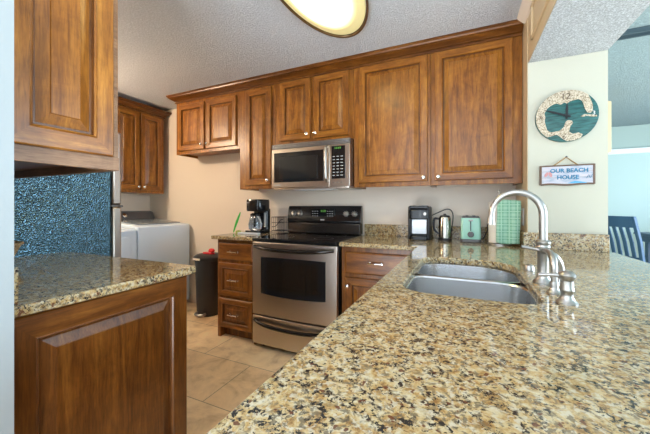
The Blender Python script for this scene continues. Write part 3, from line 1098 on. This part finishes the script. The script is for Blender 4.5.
mb = MB()
mb.loft([dshape(0.25, 0.24, 0.002), dshape(0.26, 0.25, 0.02), dshape(0.30, 0.285, 0.575), dshape(0.30, 0.285, 0.59)])
mb.build('bin', BMAT, t, 0.003)
mb = MB()
mb.loft([dshape(0.325, 0.31, 0.592), dshape(0.335, 0.32, 0.60), dshape(0.33, 0.315, 0.63), dshape(0.27, 0.25, 0.652), dshape(0.15, 0.13, 0.657)])
mb.build('lid', BMAT, t)
mb = MB().box(tx - 0.09, tx + 0.02, ty - 0.163, ty - 0.155, 0.604, 0.625)
mb.build('label_sticker', CREAMP, t)
mb = MB().tube([(tx - 0.06, ty - 0.12, 0.035), (tx - 0.05, ty - 0.155, 0.030), (tx, ty - 0.17, 0.028), (tx + 0.05, ty - 0.155, 0.030), (tx + 0.06, ty - 0.12, 0.035)], 0.013, 12, sub=4)
mb.build('pedal', NICKEL, t)
t = thing('scrub_brush', 'bright red round-handled brush lying on the trash can lid', 'brush', (tx + 0.02, ty - 0.02, 0.657))
mb = MB()
mb.loft([[(tx + x, ty - 0.02 + y, z) for x, y in rrect(-0.07, 0.08, -0.03, 0.03, 0.028, 6)] for z in (0.658, 0.672)])
mb.build('bristle_block', REDP, t, 0.003)
MB().lathe(tx + 0.045, ty - 0.02, [(0.015, 0.672), (0.030, 0.68), (0.034, 0.695), (0.026, 0.712), (0.010, 0.718)], 20).build('handle', REDP, t)

# ------------------------------------------------------------------ countertop items
# drip coffee maker
cx, cy = -1.845, 2.45
t = thing('coffee_maker', 'black drip coffee maker with glass carafe left of the range', 'coffee maker', (cx, cy, CT))
mb = MB()
mb.loft([[(x, y, z) for x, y in rrect(cx - 0.085, cx + 0.085, cy - 0.11, cy + 0.11, 0.035, 5)] for z in (CT + 0.001, CT + 0.030)])
mb.build('base', BLACK, t, 0.004)
mb = MB()
mb.loft([[(x, y, z) for x, y in rrect(cx - 0.085, cx + 0.085, cy + 0.03, cy + 0.11, 0.03, 5)] for z in (CT + 0.030, CT + 0.24)])
mb.build('tower', BLACK, t, 0.003)
mb = MB()
mb.loft([[(cx + (x - cx) * s_, cy + (y - cy) * s_, z) for x, y in rrect(cx - 0.09, cx + 0.09, cy - 0.10, cy + 0.11, 0.06, 6)] for z, s_ in ((CT + 0.215, 0.94), (CT + 0.23, 1.0), (CT + 0.315, 1.0), (CT + 0.33, 0.95))])
mb.build('brew_head', BLACK, t)
mb = MB()
mb.box(cx - 0.06, cx - 0.035, cy - 0.1015, cy - 0.098, CT + 0.295, CT + 0.302)
mb.build('badge', PRINT, t)
bx(cx + 0.06, cx + 0.078, cy + 0.02, cy + 0.0295, CT + 0.06, CT + 0.2).build('water_gauge', PRINT, t)
car = MB().lathe(cx - 0.005, cy - 0.035, [(0.045, CT + 0.031), (0.062, CT + 0.045), (0.066, CT + 0.09), (0.055, CT + 0.14), (0.045, CT + 0.165), (0.047, CT + 0.17)], 28).build('carafe', mat('carafe_glass', (0.85, 0.92, 1.0), 0.03, 0, Transmission_Weight=0.85), t)
MB().lathe(cx - 0.005, cy - 0.035, [(0.048, CT + 0.171), (0.049, CT + 0.185), (0.03, CT + 0.197)], 28).build('lid', BLACK, car)
MB().tube([(cx + 0.025, cy - 0.075, CT + 0.175), (cx + 0.055, cy - 0.115, CT + 0.17), (cx + 0.06, cy - 0.125, CT + 0.12), (cx + 0.03, cy - 0.092, CT + 0.075)], [0.010, 0.011, 0.010, 0.008], 10, sub=4).build('handle', BLACK, car)
# folded towel / mat under it
tag(bx(cx - 0.12, cx + 0.115, cy - 0.16, cy - 0.112, CT + 0.0005, CT + 0.014).build('drip_mat', mat('white_speckled_mat', (0.72, 0.76, 0.82), 0.6), None, 0.004), 'small pale mat in front of the coffee maker base', 'mat')

# green brush leaning on the wall
t = thing('dish_brush', 'bright green slender brush standing tilted left of the coffee maker', 'brush', (-2.03, 2.34, CT))
mb = MB().tube([(-2.045, 2.330, CT + 0.008), (-2.035, 2.335, CT + 0.05), (-2.018, 2.345, CT + 0.11), (-2.002, 2.36, CT + 0.17), (-1.995, 2.37, CT + 0.205)], [0.005, 0.008, 0.012, 0.009, 0.004], 12, sub=4)
mb.build('handle', GREENP, t)
tag(MB().lathe(-1.985, 2.33, [(0.024, CT + 0.0005), (0.028, CT + 0.014), (0.024, CT + 0.026), (0.010, CT + 0.030)], 20).build('scrub_sponge', mat('olive_sponge', (0.36, 0.42, 0.12), 0.9)), 'small olive green scrubber at the brush foot', 'sponge')

# wire rack between coffee maker and range
t = thing('wire_rack', 'black wire rack on the counter right of the coffee maker', 'rack', (-1.70, 2.6, CT))
mb = MB()
x0, x1 = -1.75, -1.609
xb = RX0 + 0.005
for y in (2.55, 2.672):
    for z in (CT + 0.02, CT + 0.10, CT + 0.155):
        mb.tube([(x0, y, z), (x1, y, z)], 0.0028, 8)
    for k in range(7):
        x = x0 + (x1 - x0) * k / 6
        mb.tube([(x, y, CT + 0.004 if k in (0, 6) else CT + 0.02), (x, y, CT + 0.155)], 0.0018, 6)
for x in (x0, x1):
    for z in (CT + 0.02, CT + 0.155):
        mb.tube([(x, 2.55, z), (x, 2.672, z)], 0.0028, 8)
for k in range(5):
    y = 2.565 + k * 0.022
    mb.tube([(x0, y, CT + 0.02), (x1, y, CT + 0.02)], 0.0018, 6)
mb.build('frame', BMAT, t)
# a cord loops past it
tag(MB().tube([(-1.735, 2.53, CT + 0.06), (-1.69, 2.525, CT + 0.065), (-1.655, 2.525, CT + 0.10), (-1.63, 2.53, CT + 0.13), (-1.604, 2.53, CT + 0.135)], 0.0035, 8, sub=5).build('power_cord', BMAT), 'black power cord looping in front of the wire rack', 'cord')

# single-serve coffee machine
kx0, kx1, ky = -0.398, -0.236, 2.45
t = thing('pod_coffee_machine', 'black single-serve coffee machine with silver reservoir front, left of the kettle', 'coffee machine', ((kx0 + kx1) / 2, ky + 0.1, CT))
mb = MB()
mb.box(kx0, kx1, ky + 0.065, ky + 0.20, CT + 0.001, CT + 0.262)
mb.box(kx0, kx0 + 0.02, ky, ky + 0.07, CT + 0.001, CT + 0.262)
mb.box(kx1 - 0.02, kx1, ky, ky + 0.07, CT + 0.001, CT + 0.262)
mb.build('body', BMAT, t, 0.008)
mb = MB()
mb.loft([[(x, y, z) for x, y in rrect(kx0 + 0.006, kx1 - 0.006, ky - 0.012, ky + 0.08, 0.02, 5)] for z in (CT + 0.165, CT + 0.235)])
mb.build('brew_head', BLACK, t, 0.004)
bx(kx0 + 0.012, kx1 - 0.012, ky - 0.006, ky + 0.1, CT + 0.245, CT + 0.268).build('lid_handle', BLACK, t, 0.006)
bx(kx0 + 0.024, kx1 - 0.024, ky + 0.04, ky + 0.064, CT + 0.045, CT + 0.16).build('backplate', mat('satin_silver_plate', (0.80, 0.82, 0.84), 0.35, 0.3), t, 0.003)
mb = MB()
mb.loft([[(x, y, z) for x, y in rrect(kx0 + 0.012, kx1 - 0.012, ky - 0.03, ky + 0.06, 0.03, 5)] for z in (CT + 0.001, CT + 0.034)])
mb.build('drip_tray', BLACK, t, 0.004)
mb = MB().lathe(kx1 - 0.032, CT + 0.205, [(0.012, ky - 0.012), (0.012, ky - 0.017), (0.008, ky - 0.018)], 16, axis='y')
mb.build('button', NICKEL, t)

# insulated steel kettle / carafe
ex, ey, er = -0.128, 2.50, 0.043
t = thing('electric_kettle', 'cylindrical stainless kettle with black side handle, left of the mint toaster', 'kettle', (ex, ey, CT))
MB().lathe(ex, ey, [(er + 0.006, CT + 0.001), (er + 0.006, CT + 0.018), (er, CT + 0.022)], 32).build('base', BMAT, t)
MB().lathe(ex, ey, [(er, CT + 0.0225), (er, CT + 0.175), (er - 0.004, CT + 0.182), (er - 0.006, CT + 0.182)], 32).build('body', mat('satin_steel', (0.50, 0.48, 0.42), 0.2, 1.0), t)
MB().lathe(ex, ey, [(er - 0.006, CT + 0.1825), (er - 0.01, CT + 0.192), (0.012, CT + 0.196), (0.01, CT + 0.206)], 24).build('lid', BMAT, t)
MB().tube([(ex - er + 0.002, ey - 0.01, CT + 0.165), (ex - er - 0.03, ey - 0.01, CT + 0.168), (ex - er - 0.038, ey - 0.01, CT + 0.13), (ex - er - 0.03, ey - 0.01, CT + 0.08), (ex - er + 0.002, ey - 0.01, CT + 0.05)], [0.007, 0.009, 0.009, 0.008, 0.006], 10, sub=4).build('handle', BMAT, t)
tag(MB().tube([(ex - 0.10, ey + 0.08, CT + 0.19), (ex - 0.05, ey + 0.09, CT + 0.215), (ex + 0.01, ey + 0.10, CT + 0.24), (ex + 0.045, ey + 0.10, CT + 0.225), (ex + 0.055, ey + 0.11, CT + 0.17), (ex + 0.04, ey + 0.12, CT + 0.06), (ex + 0.03, ey + 0.12, CT + 0.006)], 0.004, 8, sub=5).build('power_cord', BMAT), 'black power cord arching above and behind the steel kettle', 'cord')

# mint toaster
ox0, ox1, oy = -0.018, 0.117, 2.43
t = thing('toaster', 'mint green toaster with dark dial and base', 'toaster', ((ox0 + ox1) / 2, oy + 0.1, CT))


def toaster_ring(ins, z):
    return [(x, y, z) for x, y in rrect(ox0 + ins, ox1 - ins, oy + ins, oy + 0.23 - ins, 0.022, 6)]


MB().loft([toaster_ring(0.0, CT + 0.001), toaster_ring(0.0, CT + 0.024)]).build('base', GREYP, t, 0.003)
MB().loft([toaster_ring(0.002, CT + 0.0245), toaster_ring(0.0, CT + 0.04), toaster_ring(0.002, CT + 0.165), toaster_ring(0.006, CT + 0.178)]).build('shell', MINT, t)
mb = MB().loft([toaster_ring(0.006, CT + 0.1785), toaster_ring(0.014, CT + 0.190)])
mb.build('top_plate', GREYP, t)
for x in (ox0 + 0.035, ox1 - 0.055):
    bx(x, x + 0.02, oy + 0.03, oy + 0.2, CT + 0.1895, CT + 0.193).build('slot', BMAT, t)
mx = (ox0 + ox1) / 2
mb = bx(mx - 0.003, mx + 0.003, oy - 0.001, oy + 0.003, CT + 0.085, CT + 0.165)
mb.build('lever_slot', BMAT, t)
bx(mx - 0.014, mx + 0.014, oy - 0.018, oy - 0.001, CT + 0.155, CT + 0.167).build('lever', NICKEL, t, 0.003)
MB().lathe(mx, CT + 0.06, [(0.021, oy - 0.0005), (0.021, oy - 0.008), (0.016, oy - 0.012), (0.015, oy - 0.02)], 24, axis='y').build('dial', GREYP, t)
tag(MB().tube([(ox1 + 0.006, oy + 0.1, CT + 0.02), (ox1 + 0.02, oy + 0.08, CT + 0.03), (ox1 + 0.035, oy + 0.10, CT + 0.06), (ox1 + 0.05, oy + 0.15, CT + 0.09), (ox1 + 0.055, D - 0.03, CT + 0.13)], 0.004, 8, sub=5).build('power_cord', BMAT), 'black power cord between the mint toaster and the paper towels', 'cord')

# paper towel holder with the plaid towel hung over it
px, py = 0.225, 2.405
t = thing('paper_towel_holder', 'paper towel roll on a thin metal stand behind the green plaid towel', 'paper towel holder', (px, py, CT))
MB().lathe(px, py, [(0.075, CT + 0.001), (0.075, CT + 0.008), (0.06, CT + 0.012)], 32).build('base', NICKEL, t)
MB().lathe(px, py, [(0.02, CT + 0.014), (0.064, CT + 0.014), (0.064, CT + 0.288), (0.02, CT + 0.288)], 40).build('paper_roll', mat('white_paper', (0.80, 0.76, 0.68), 0.9), t)
MB().lathe(px, py, [(0.0035, CT + 0.012), (0.0035, CT + 0.355), (0.007, CT + 0.358), (0.007, CT + 0.372), (0.003, CT + 0.378)], 12).build('rod', NICKEL, t)
mb = MB()
n = 22
rings = []
x0, x1 = 0.203, 0.338
for j in range(26):
    s_ = j / 25
    row = []
    for k in range(n + 1):
        u = k / n
        x = x0 + (x1 - x0) * u + 0.004 * math.sin(s_ * 5)
        wob = 0.008 * math.sin(u * 11 + 1 + 2 * s_) * (0.3 + s_) + 0.003 * math.sin(u * 6)
        if s_ < 0.22:   # behind and over the roll
            a = PI * s_ / 0.22
            y = 2.335 + 0.014 * math.cos(a)
            z = 1.212 + 0.014 * math.sin(a) - (0.0)
        else:
            y = 2.321 - 0.010 * (s_ - 0.22)
            z = 1.212 - (s_ - 0.22) / 0.78 * (0.274 + 0.006 * math.sin(u * 5))
        row.append((x, y + wob * 0.8 - 0.0, z - 0.012 * u))
    rings.append(row)
mb.loft(rings, False, False, closed=False)
tw = mb.build('dish_towel', PLAID, None, 0, True, solid=0.003)
tag(tw, 'green plaid dish towel hanging beneath the faucet arc', 'towel')

# outlet on the column side
t = thing('wall_outlet', 'white outlet plate on the narrow side of the wall column behind the faucet', 'outlet', (CX0 - 0.004, 2.40, 1.10))
bx(CX0 - 0.010, CX0 - 0.0045, 2.36, 2.43, 1.05, 1.165).build('plate', WHITE, t, 0.002)
for z in (1.075, 1.12):
    bx(CX0 - 0.0125, CX0 - 0.0102, 2.378, 2.412, z, z + 0.028).build('socket', CREAMP, t, 0.001)

# wicker basket by the fridge
bx_, by_ = -1.93, 0.60
t = thing('wicker_basket', 'small flared wicker basket on the counter beside the fridge, at the far left edge', 'basket', (bx_, by_, CT))
mb = MB().lathe(bx_, by_, [(0.075, CT + 0.001), (0.085, CT + 0.02), (0.115, CT + 0.085), (0.12, CT + 0.09), (0.108, CT + 0.088), (0.08, CT + 0.02)], 36)
mb.build('weave', WICKER, t)
mb = MB()
n = 60
mb.tube([(bx_ + 0.117 * math.cos(2 * PI * k / n), by_ + 0.117 * math.sin(2 * PI * k / n), CT + 0.09 + 0.002 * math.sin(k * PI / 2)) for k in range(n + 1)], 0.006, 8)
mb.build('rim', WICKER, t)

# ------------------------------------------------------------------ wall clock
kx, kz, kr = 0.559, 1.716, 0.153
t = thing('wall_clock', 'round wall clock with a teal sea and speckled cream coastline', 'clock', (kx, CY, kz))
TEAL = mat('teal_stained_wood', (0.05, 0.24, 0.235), 0.5)
_t = NT(TEAL)
_n = _t.noise(_t.coords((3, 3, 22)), 5, 4, 0.6)
_t.color(_t.ramp(_n, [(0.35, (0.010, 0.06, 0.06)), (0.55, (0.026, 0.125, 0.12)), (0.75, (0.04, 0.17, 0.16))]))
SAND = mat('speckled_cream_print', (0.75, 0.68, 0.55), 0.6)
_t = NT(SAND)
_n = _t.noise(_t.coords(), 190, 3, 0.7)
_t.color(_t.ramp(_n, [(0.38, (0.18, 0.12, 0.07)), (0.50, (0.55, 0.46, 0.33)), (0.6, (0.70, 0.62, 0.49))]))
MB().lathe(kx, kz, [(kr, CY - 0.001), (kr, CY - 0.018), (kr - 0.003, CY - 0.020)], 64, axis='y').build('face', TEAL, t)


def plate(poly, y0, y1):
    mb = slab(poly, None, 0, 1)
    for i, p in enumerate(mb.v):
        mb.v[i] = (p[0], y0 if p[2] < 0.5 else y1, p[1])
    return mb


def cpx(u, v):   # clock-face coordinates (-1..1)
    return (kx + u * kr, kz + v * kr)


def arc(a0, a1, n=30, r=0.992):
    return [(r * math.cos(math.radians(a0 + (a1 - a0) * k / n)), r * math.sin(math.radians(a0 + (a1 - a0) * k / n))) for k in range(n + 1)]


coast = arc(48, 232, 50)
inner = [(-0.50, -0.62), (-0.36, -0.58), (-0.22, -0.56), (-0.08, -0.42), (-0.02, -0.22), (0.05, -0.17), (0.17, -0.21), (0.20, -0.30), (0.12, -0.42), (0.08, -0.60), (0.2, -0.7), (0.36, -0.68), (0.5, -0.76), (0.44, -0.895)]
shore = [(-0.5, -0.62), (-0.62, -0.50), (-0.66, -0.33), (-0.70, -0.15), (-0.68, 0.02), (-0.71, 0.18), (-0.63, 0.34), (-0.55, 0.42), (-0.42, 0.50), (-0.30, 0.52), (-0.18, 0.46), (-0.06, 0.53), (0.02, 0.47), (0.10, 0.55), (0.26, 0.58), (0.38, 0.60), (0.48, 0.52), (0.52, 0.42), (0.56, 0.22), (0.64, 0.06), (0.74, 0.02), (0.80, 0.10), (0.80, 0.34), (0.72, 0.58)]
# northern and western land, then the southern lobe and peninsula
low = [(-0.616, -0.787), (-0.30, -0.70), (-0.10, -0.90), (0.02, -0.985), (0.25, -0.965), (0.44, -0.895), (0.5, -0.76), (0.36, -0.68), (0.2, -0.72), (0.08, -0.62), (0.12, -0.42), (0.20, -0.30), (0.17, -0.21), (0.05, -0.17), (-0.02, -0.22), (-0.08, -0.42), (-0.22, -0.56), (-0.36, -0.58), (-0.5, -0.60)]
land = coast + low[1:] + shore[1:]
seen = []
for p in land:
    if not seen or (p[0] - seen[-1][0]) ** 2 + (p[1] - seen[-1][1]) ** 2 > 1e-4:
        seen.append(p)
mb = plate([cpx(*p) for p in seen], CY - 0.0202, CY - 0.0235)
island = [(0.44, -0.06), (0.55, 0.0), (0.75, -0.04), (0.92, -0.08), (0.93, -0.13), (0.78, -0.12), (0.62, -0.07), (0.5, -0.10)]
b2 = plate([cpx(*p) for p in island], CY - 0.0202, CY - 0.0235)
mb.add(b2.v, b2.f)
mb.build('coastline', SAND, t)


def text_mesh(s, size, x, z, y, depth, m, parent, name, align='CENTER', rot=0.0, bold=0.0):
    cu = bpy.data.curves.new('lettering', 'FONT')
    cu.body = s
    cu.size = size
    cu.extrude = depth
    cu.offset = bold
    cu.align_x = align
    cu.align_y = 'CENTER'
    tmp = bpy.data.objects.new('lettering_source', cu)
    COL.objects.link(tmp)
    bpy.context.view_layer.update()
    me = bpy.data.meshes.new_from_object(tmp.evaluated_get(bpy.context.evaluated_depsgraph_get()))
    bpy.data.objects.remove(tmp)
    M = Matrix.Translation(Vector((x, y, z)) - Vector(parent['origin'])) @ Matrix.Rotation(rot, 4, 'Y') @ Matrix.Rotation(PI / 2, 4, 'X')
    me.transform(M)
    me.materials.clear()
    me.materials.append(m)
    o = bpy.data.objects.new(name, me)
    COL.objects.link(o)
    o.parent = parent
    o['origin'] = tuple(parent['origin'])
    return o


DIG = mat('brown_numerals', (0.10, 0.06, 0.035), 0.6)
text_mesh('12', 0.050, kx - 0.004, kz + 0.115, CY - 0.0245, 0.0006, DIG, t, 'numeral')
text_mesh('9', 0.034, kx - 0.125, kz - 0.002, CY - 0.0245, 0.0006, DIG, t, 'numeral')
text_mesh('6', 0.034, kx - 0.012, kz - 0.125, CY - 0.0245, 0.0006, DIG, t, 'numeral')
text_mesh('3', 0.030, kx + 0.128, kz + 0.002, CY - 0.0225, 0.0006, WHITE, t, 'numeral')
HAND = mat('black_clock_hands', (0.01, 0.012, 0.015), 0.4)


def hand(ang, ln, w, y, name):
    mb = MB()
    a = math.radians(ang)
    dx, dz = math.sin(a), math.cos(a)
    nx, nz = dz, -dx
    q = [(-0.02, w * 0.4), (-0.02, -w * 0.4), (ln * 0.6, -w * 0.5), (ln, -0.0006), (ln, 0.0006), (ln * 0.6, w * 0.5)]
    mb.loft([[(kx + dx * l + nx * s2, yy_, kz + dz * l + nz * s2) for l, s2 in q] for yy_ in (y, y - 0.0012)])
    mb.build(name, HAND, t)


hand(2, 0.075, 0.013, CY - 0.026, 'hour_hand')
hand(292, 0.118, 0.012, CY - 0.0285, 'minute_hand')
hand(78, 0.05, 0.003, CY - 0.031, 'second_hand')
MB().lathe(kx, kz, [(0.007, CY - 0.0235), (0.007, CY - 0.0335)], 16, axis='y').build('hub', HAND, t)

# ------------------------------------------------------------------ beach house sign
sx0, sx1, sz0, sz1 = 0.434, 0.690, 1.312, 1.420
t = thing('hanging_sign', 'small weathered wooden sign reading OUR BEACH HOUSE, hung by twine below the clock', 'sign', ((sx0 + sx1) / 2, CY, 1.36))
SIGNW = mat('whitewashed_sign_board', (0.72, 0.76, 0.84), 0.7)
_t = NT(SIGNW)
_n = _t.noise(_t.coords((1, 1, 5)), 16, 4, 0.6)
_t.color(_t.ramp(_n, [(0.35, (0.36, 0.42, 0.52)), (0.5, (0.55, 0.56, 0.64)), (0.65, (0.62, 0.56, 0.60))]))
n = 20
mb = MB()
rings = []
for k in range(n + 1):
    u = k / n
    x = sx0 + (sx1 - sx0) * u
    zb = sz0 + 0.003 * math.sin(u * 9) - 0.002
    rings.append([(x, CY - 0.004, zb), (x, CY - 0.016, zb), (x, CY - 0.016, sz1 + 0.001 * math.sin(u * 17)), (x, CY - 0.004, sz1)])
mb.loft(rings)
mb.build('board', SIGNW, t)
RUST = mat('rusty_brown_edge', (0.16, 0.10, 0.07), 0.7)
mb = MB()
mb.tube([(sx0 + (sx1 - sx0) * k / n, CY - 0.012, sz0 + 0.003 * math.sin(k / n * 9) - 0.002) for k in range(n + 1)], 0.006, 8)
mb.tube([(sx0, CY - 0.012, sz1), (sx1, CY - 0.012, sz1 + 0.001)], 0.0055, 8)
mb.tube([(sx0, CY - 0.012, sz0 - 0.004), (sx0, CY - 0.012, sz1 + 0.004)], 0.007, 8)
mb.tube([(sx1, CY - 0.012, sz0 - 0.004), (sx1, CY - 0.012, sz1 + 0.006)], 0.007, 8)
mb.build('frame', RUST, t)
mb = MB()
for z in (sz0 + 0.038, sz0 + 0.075):
    mb.box(sx0 + 0.004, sx1 - 0.004, CY - 0.0166, CY - 0.015, z, z + 0.0012)
mb.build('plank_lines', RUST, t)
SB = mat('ocean_blue_lettering', (0.02, 0.20, 0.36), 0.5)
text_mesh('OUR BEACH', 0.033, 0.572, sz1 - 0.030, CY - 0.0172, 0.0008, SB, t, 'lettering', bold=0.0009)
text_mesh('HOUSE', 0.033, 0.567, sz0 + 0.038, CY - 0.0172, 0.0008, SB, t, 'lettering', bold=0.0009)
mb = plate([(0.565, sz0 + 0.004), (0.60, sz0 + 0.016), (0.63, sz0 + 0.012), (0.655, sz0 + 0.006), (0.655, sz0 + 0.003)], CY - 0.016, CY - 0.0178)
mb.build('wave', mat('wave_blue', (0.10, 0.42, 0.70), 0.5), t)
mb = MB()
for cxx, ang in ((0.462, 0.5), (0.482, -0.3)):
    st = len(mb.v)
    mb.lathe(0, 0, [(0.016, CY - 0.0160), (0.016, CY - 0.0176)], 20, axis='y', sx=0.5)
    mb.xform(Matrix.Translation((cxx, 0, sz0 + 0.058)) @ Matrix.Rotation(ang, 4, 'Y'), st)
mb.build('sandal_drawing', mat('faded_red_print', (0.62, 0.30, 0.30), 0.6), t)
mb = MB()
mb.tube([(0.655, CY - 0.0168, sz0 + 0.030), (0.665, CY - 0.0168, sz0 + 0.05), (0.672, CY - 0.0168, sz0 + 0.032), (0.683, CY - 0.0168, sz0 + 0.055)], 0.0012, 6, sub=3)
mb.build('palm_drawing', SB, t)
MB().tube([(sx0 + 0.06, CY - 0.010, sz1), (0.562, CY - 0.006, 1.472), (sx1 - 0.07, CY - 0.010, sz1)], 0.0036, 8).build('twine', ROPE, t)
MB().lathe(0.562, 1.474, [(0.003, CY - 0.0005), (0.003, CY - 0.008), (0.006, CY - 0.009)], 12, axis='y').build('nail', DSTEEL, t)

# ------------------------------------------------------------------ ceiling light
lx, ly, lr = -0.725, 1.50, 0.238
t = thing('ceiling_light', 'large oval flush ceiling light with yellow glowing diffuser and bronze rim, top of the photo', 'ceiling light', (lx, ly, CZ))
DIFF = mat('glowing_diffuser', (0.5, 0.45, 0.22), 0.4)
_b = DIFF.node_tree.nodes['Principled BSDF']
_b.inputs['Emission Color'].default_value = (1.0, 0.86, 0.42, 1)
_b.inputs['Emission Strength'].default_value = 1.0
_t = NT(DIFF)
_g = _t.n('ShaderNodeVectorMath', operation='LENGTH')
_sp = _t.n('ShaderNodeVectorMath', operation='MULTIPLY')
_t.l(_t.coords(), _sp.inputs[0])
_sp.inputs[1].default_value = (1.0, 0.5, 0)
_t.l(_sp.outputs[0], _g.inputs[0])
_mr = _t.n('ShaderNodeMapRange')
_mr.inputs['From Min'].default_value = 0.08
_mr.inputs['From Max'].default_value = 0.19
_mr.inputs['To Min'].default_value = 7.0
_mr.inputs['To Max'].default_value = 0.36
_mr.interpolation_type = 'SMOOTHSTEP'
_t.l(_g.outputs['Value'], _mr.inputs['Value'])
_t.l(_mr.outputs[0], _b.inputs['Emission Strength'])


def oval(prof, cap=True, ext=0.28, n=96):
    rings = []
    for r_, z in prof:
        e_ = ext * max(0.0, min(1.0, r_ / lr))
        rings.append([(lx + r_ * math.cos(2 * PI * k / n), ly + (r_ + e_) * math.sin(2 * PI * k / n), z) for k in range(n)])
    return MB().loft(rings, cap, cap)


oval([(lr - 0.06, CZ - 0.001), (lr - 0.06, CZ - 0.02)]).build('base', WHITE, t)
oval([(lr - 0.02, CZ - 0.021), (lr - 0.012, CZ - 0.032), (lr - 0.04, CZ - 0.055), (lr - 0.09, CZ - 0.072), (lr - 0.15, CZ - 0.082), (0.02, CZ - 0.086)]).build('diffuser', DIFF, t)
oval([(lr - 0.010, CZ - 0.020), (lr + 0.000, CZ - 0.022), (lr + 0.005, CZ - 0.034), (lr + 0.0, CZ - 0.042), (lr - 0.008, CZ - 0.042), (lr - 0.009, CZ - 0.036)], False).build('rim', BRONZE, t)

t = thing('ceiling_light', 'plain white dome ceiling light over the laundry aisle', 'ceiling light', (-3.35, 1.0, CZ))
MB().lathe(-3.35, 1.0, [(0.13, CZ - 0.001), (0.13, CZ - 0.02)], 32).build('base', WHITE, t)
MB().lathe(-3.35, 1.0, [(0.125, CZ - 0.021), (0.12, CZ - 0.04), (0.08, CZ - 0.065), (0.02, CZ - 0.075)], 32).build('diffuser', DIFF, t)

# ------------------------------------------------------------------ dining corner
# chair seen from its back three-quarter
t = thing('dining_chair', 'navy blue painted wooden chair with slatted back, beyond the wall column', 'chair', (2.0, 5.05, 0))


def chair(t, cx, cy, ang, m):
    M = Matrix.Translation((cx, cy, 0)) @ Matrix.Rotation(ang, 4, 'Z')

    def B(name, mb, bev=0.004):
        mb.xform(M)
        mb.build(name, m, t, bev)
    # local: back at y=-0.21, seat faces +y
    mb = MB()
    mb.loft([[(x, y, z) for x, y in rrect(-0.23, 0.23, -0.20, 0.24, 0.04, 4)] for z in (0.435, 0.465)])
    B('seat', mb)
    for sx in (-1, 1):
        mb = MB()
        pr = [(-0.255, 0.001), (-0.21, 0.45), (-0.255, 0.75), (-0.34, 1.06)]
        mb.loft([[(sx * 0.215 - 0.019, y - 0.018, z), (sx * 0.215 + 0.019, y - 0.018, z), (sx * 0.215 + 0.019, y + 0.018, z), (sx * 0.215 - 0.019, y + 0.018, z)] for y, z in pr])
        B('leg', mb)
        B('leg', MB().box(sx * 0.205 - 0.02, sx * 0.205 + 0.02, 0.19, 0.23, 0.001, 0.435))
    mb = MB()
    mb.loft([[(x, y0 - 0.03 * (1 - (x / 0.2) ** 2), z) for y0, z in ((-0.319, 0.925), (-0.349, 1.06), (-0.325, 1.06), (-0.295, 0.925))] for x in (-0.197, -0.1, 0, 0.1, 0.197)])
    B('top_rail', mb)
    B('lower_rail', MB().box(-0.197, 0.197, -0.225, -0.203, 0.53, 0.57))
    for k in range(4):
        x = -0.12 + 0.08 * k
        mb = MB()
        mb.loft([[(x - 0.022, y - 0.007, z), (x + 0.022, y - 0.007, z), (x + 0.022, y + 0.007, z), (x - 0.022, y + 0.007, z)] for y, z in ((-0.214, 0.571), (-0.25, 0.75), (-0.305, 0.924))])
        B('slat', mb)
    for y in (0.205, -0.2):
        B('apron', MB().box(-0.185, 0.185, y - 0.01, y + 0.01, 0.37, 0.434))


chair(t, 2.0, 5.05, math.radians(-62), BLUEW)
t = thing('dining_table', 'navy blue wooden dining table at the right edge, behind the chair', 'table', (3.1, 5.4, 0))
x0, x1, y0, y1 = 2.30, 3.9, 4.9, 6.0
bx(x0, x1, y0, y1, 0.765, 0.80).build('tabletop', BLUEW, t, 0.005)
bx(x0 + 0.06, x1 - 0.06, y0 + 0.06, y1 - 0.06, 0.67, 0.764).build('apron', BLUEW, t, 0.004)
for x in (x0 + 0.09, x1 - 0.17):
    for y in (y0 + 0.09, y1 - 0.17):
        bx(x, x + 0.08, y, y + 0.08, 0.001, 0.669).build('leg', BLUEW, t, 0.004)
# tan cupboard on the dining wall, its front edge just showing past the column
t = thing('wall_cupboard', 'tan wooden cupboard on the dining wall, only a narrow edge showing past the column', 'cupboard', (CX1, 4.03, 1.73))
bx(CX1 + 0.001, 1.36, 4.03, 4.75, 1.73, 2.26).build('body', BEAM, t, 0.003)
for y in (4.035, 4.395):
    d = front(t, 'door', '+x', 1.36, y, 1.735, 0.35, 0.52, (BEAM, BEAM))

for o in bpy.data.objects:
    if 'origin' in o:
        del o['origin']
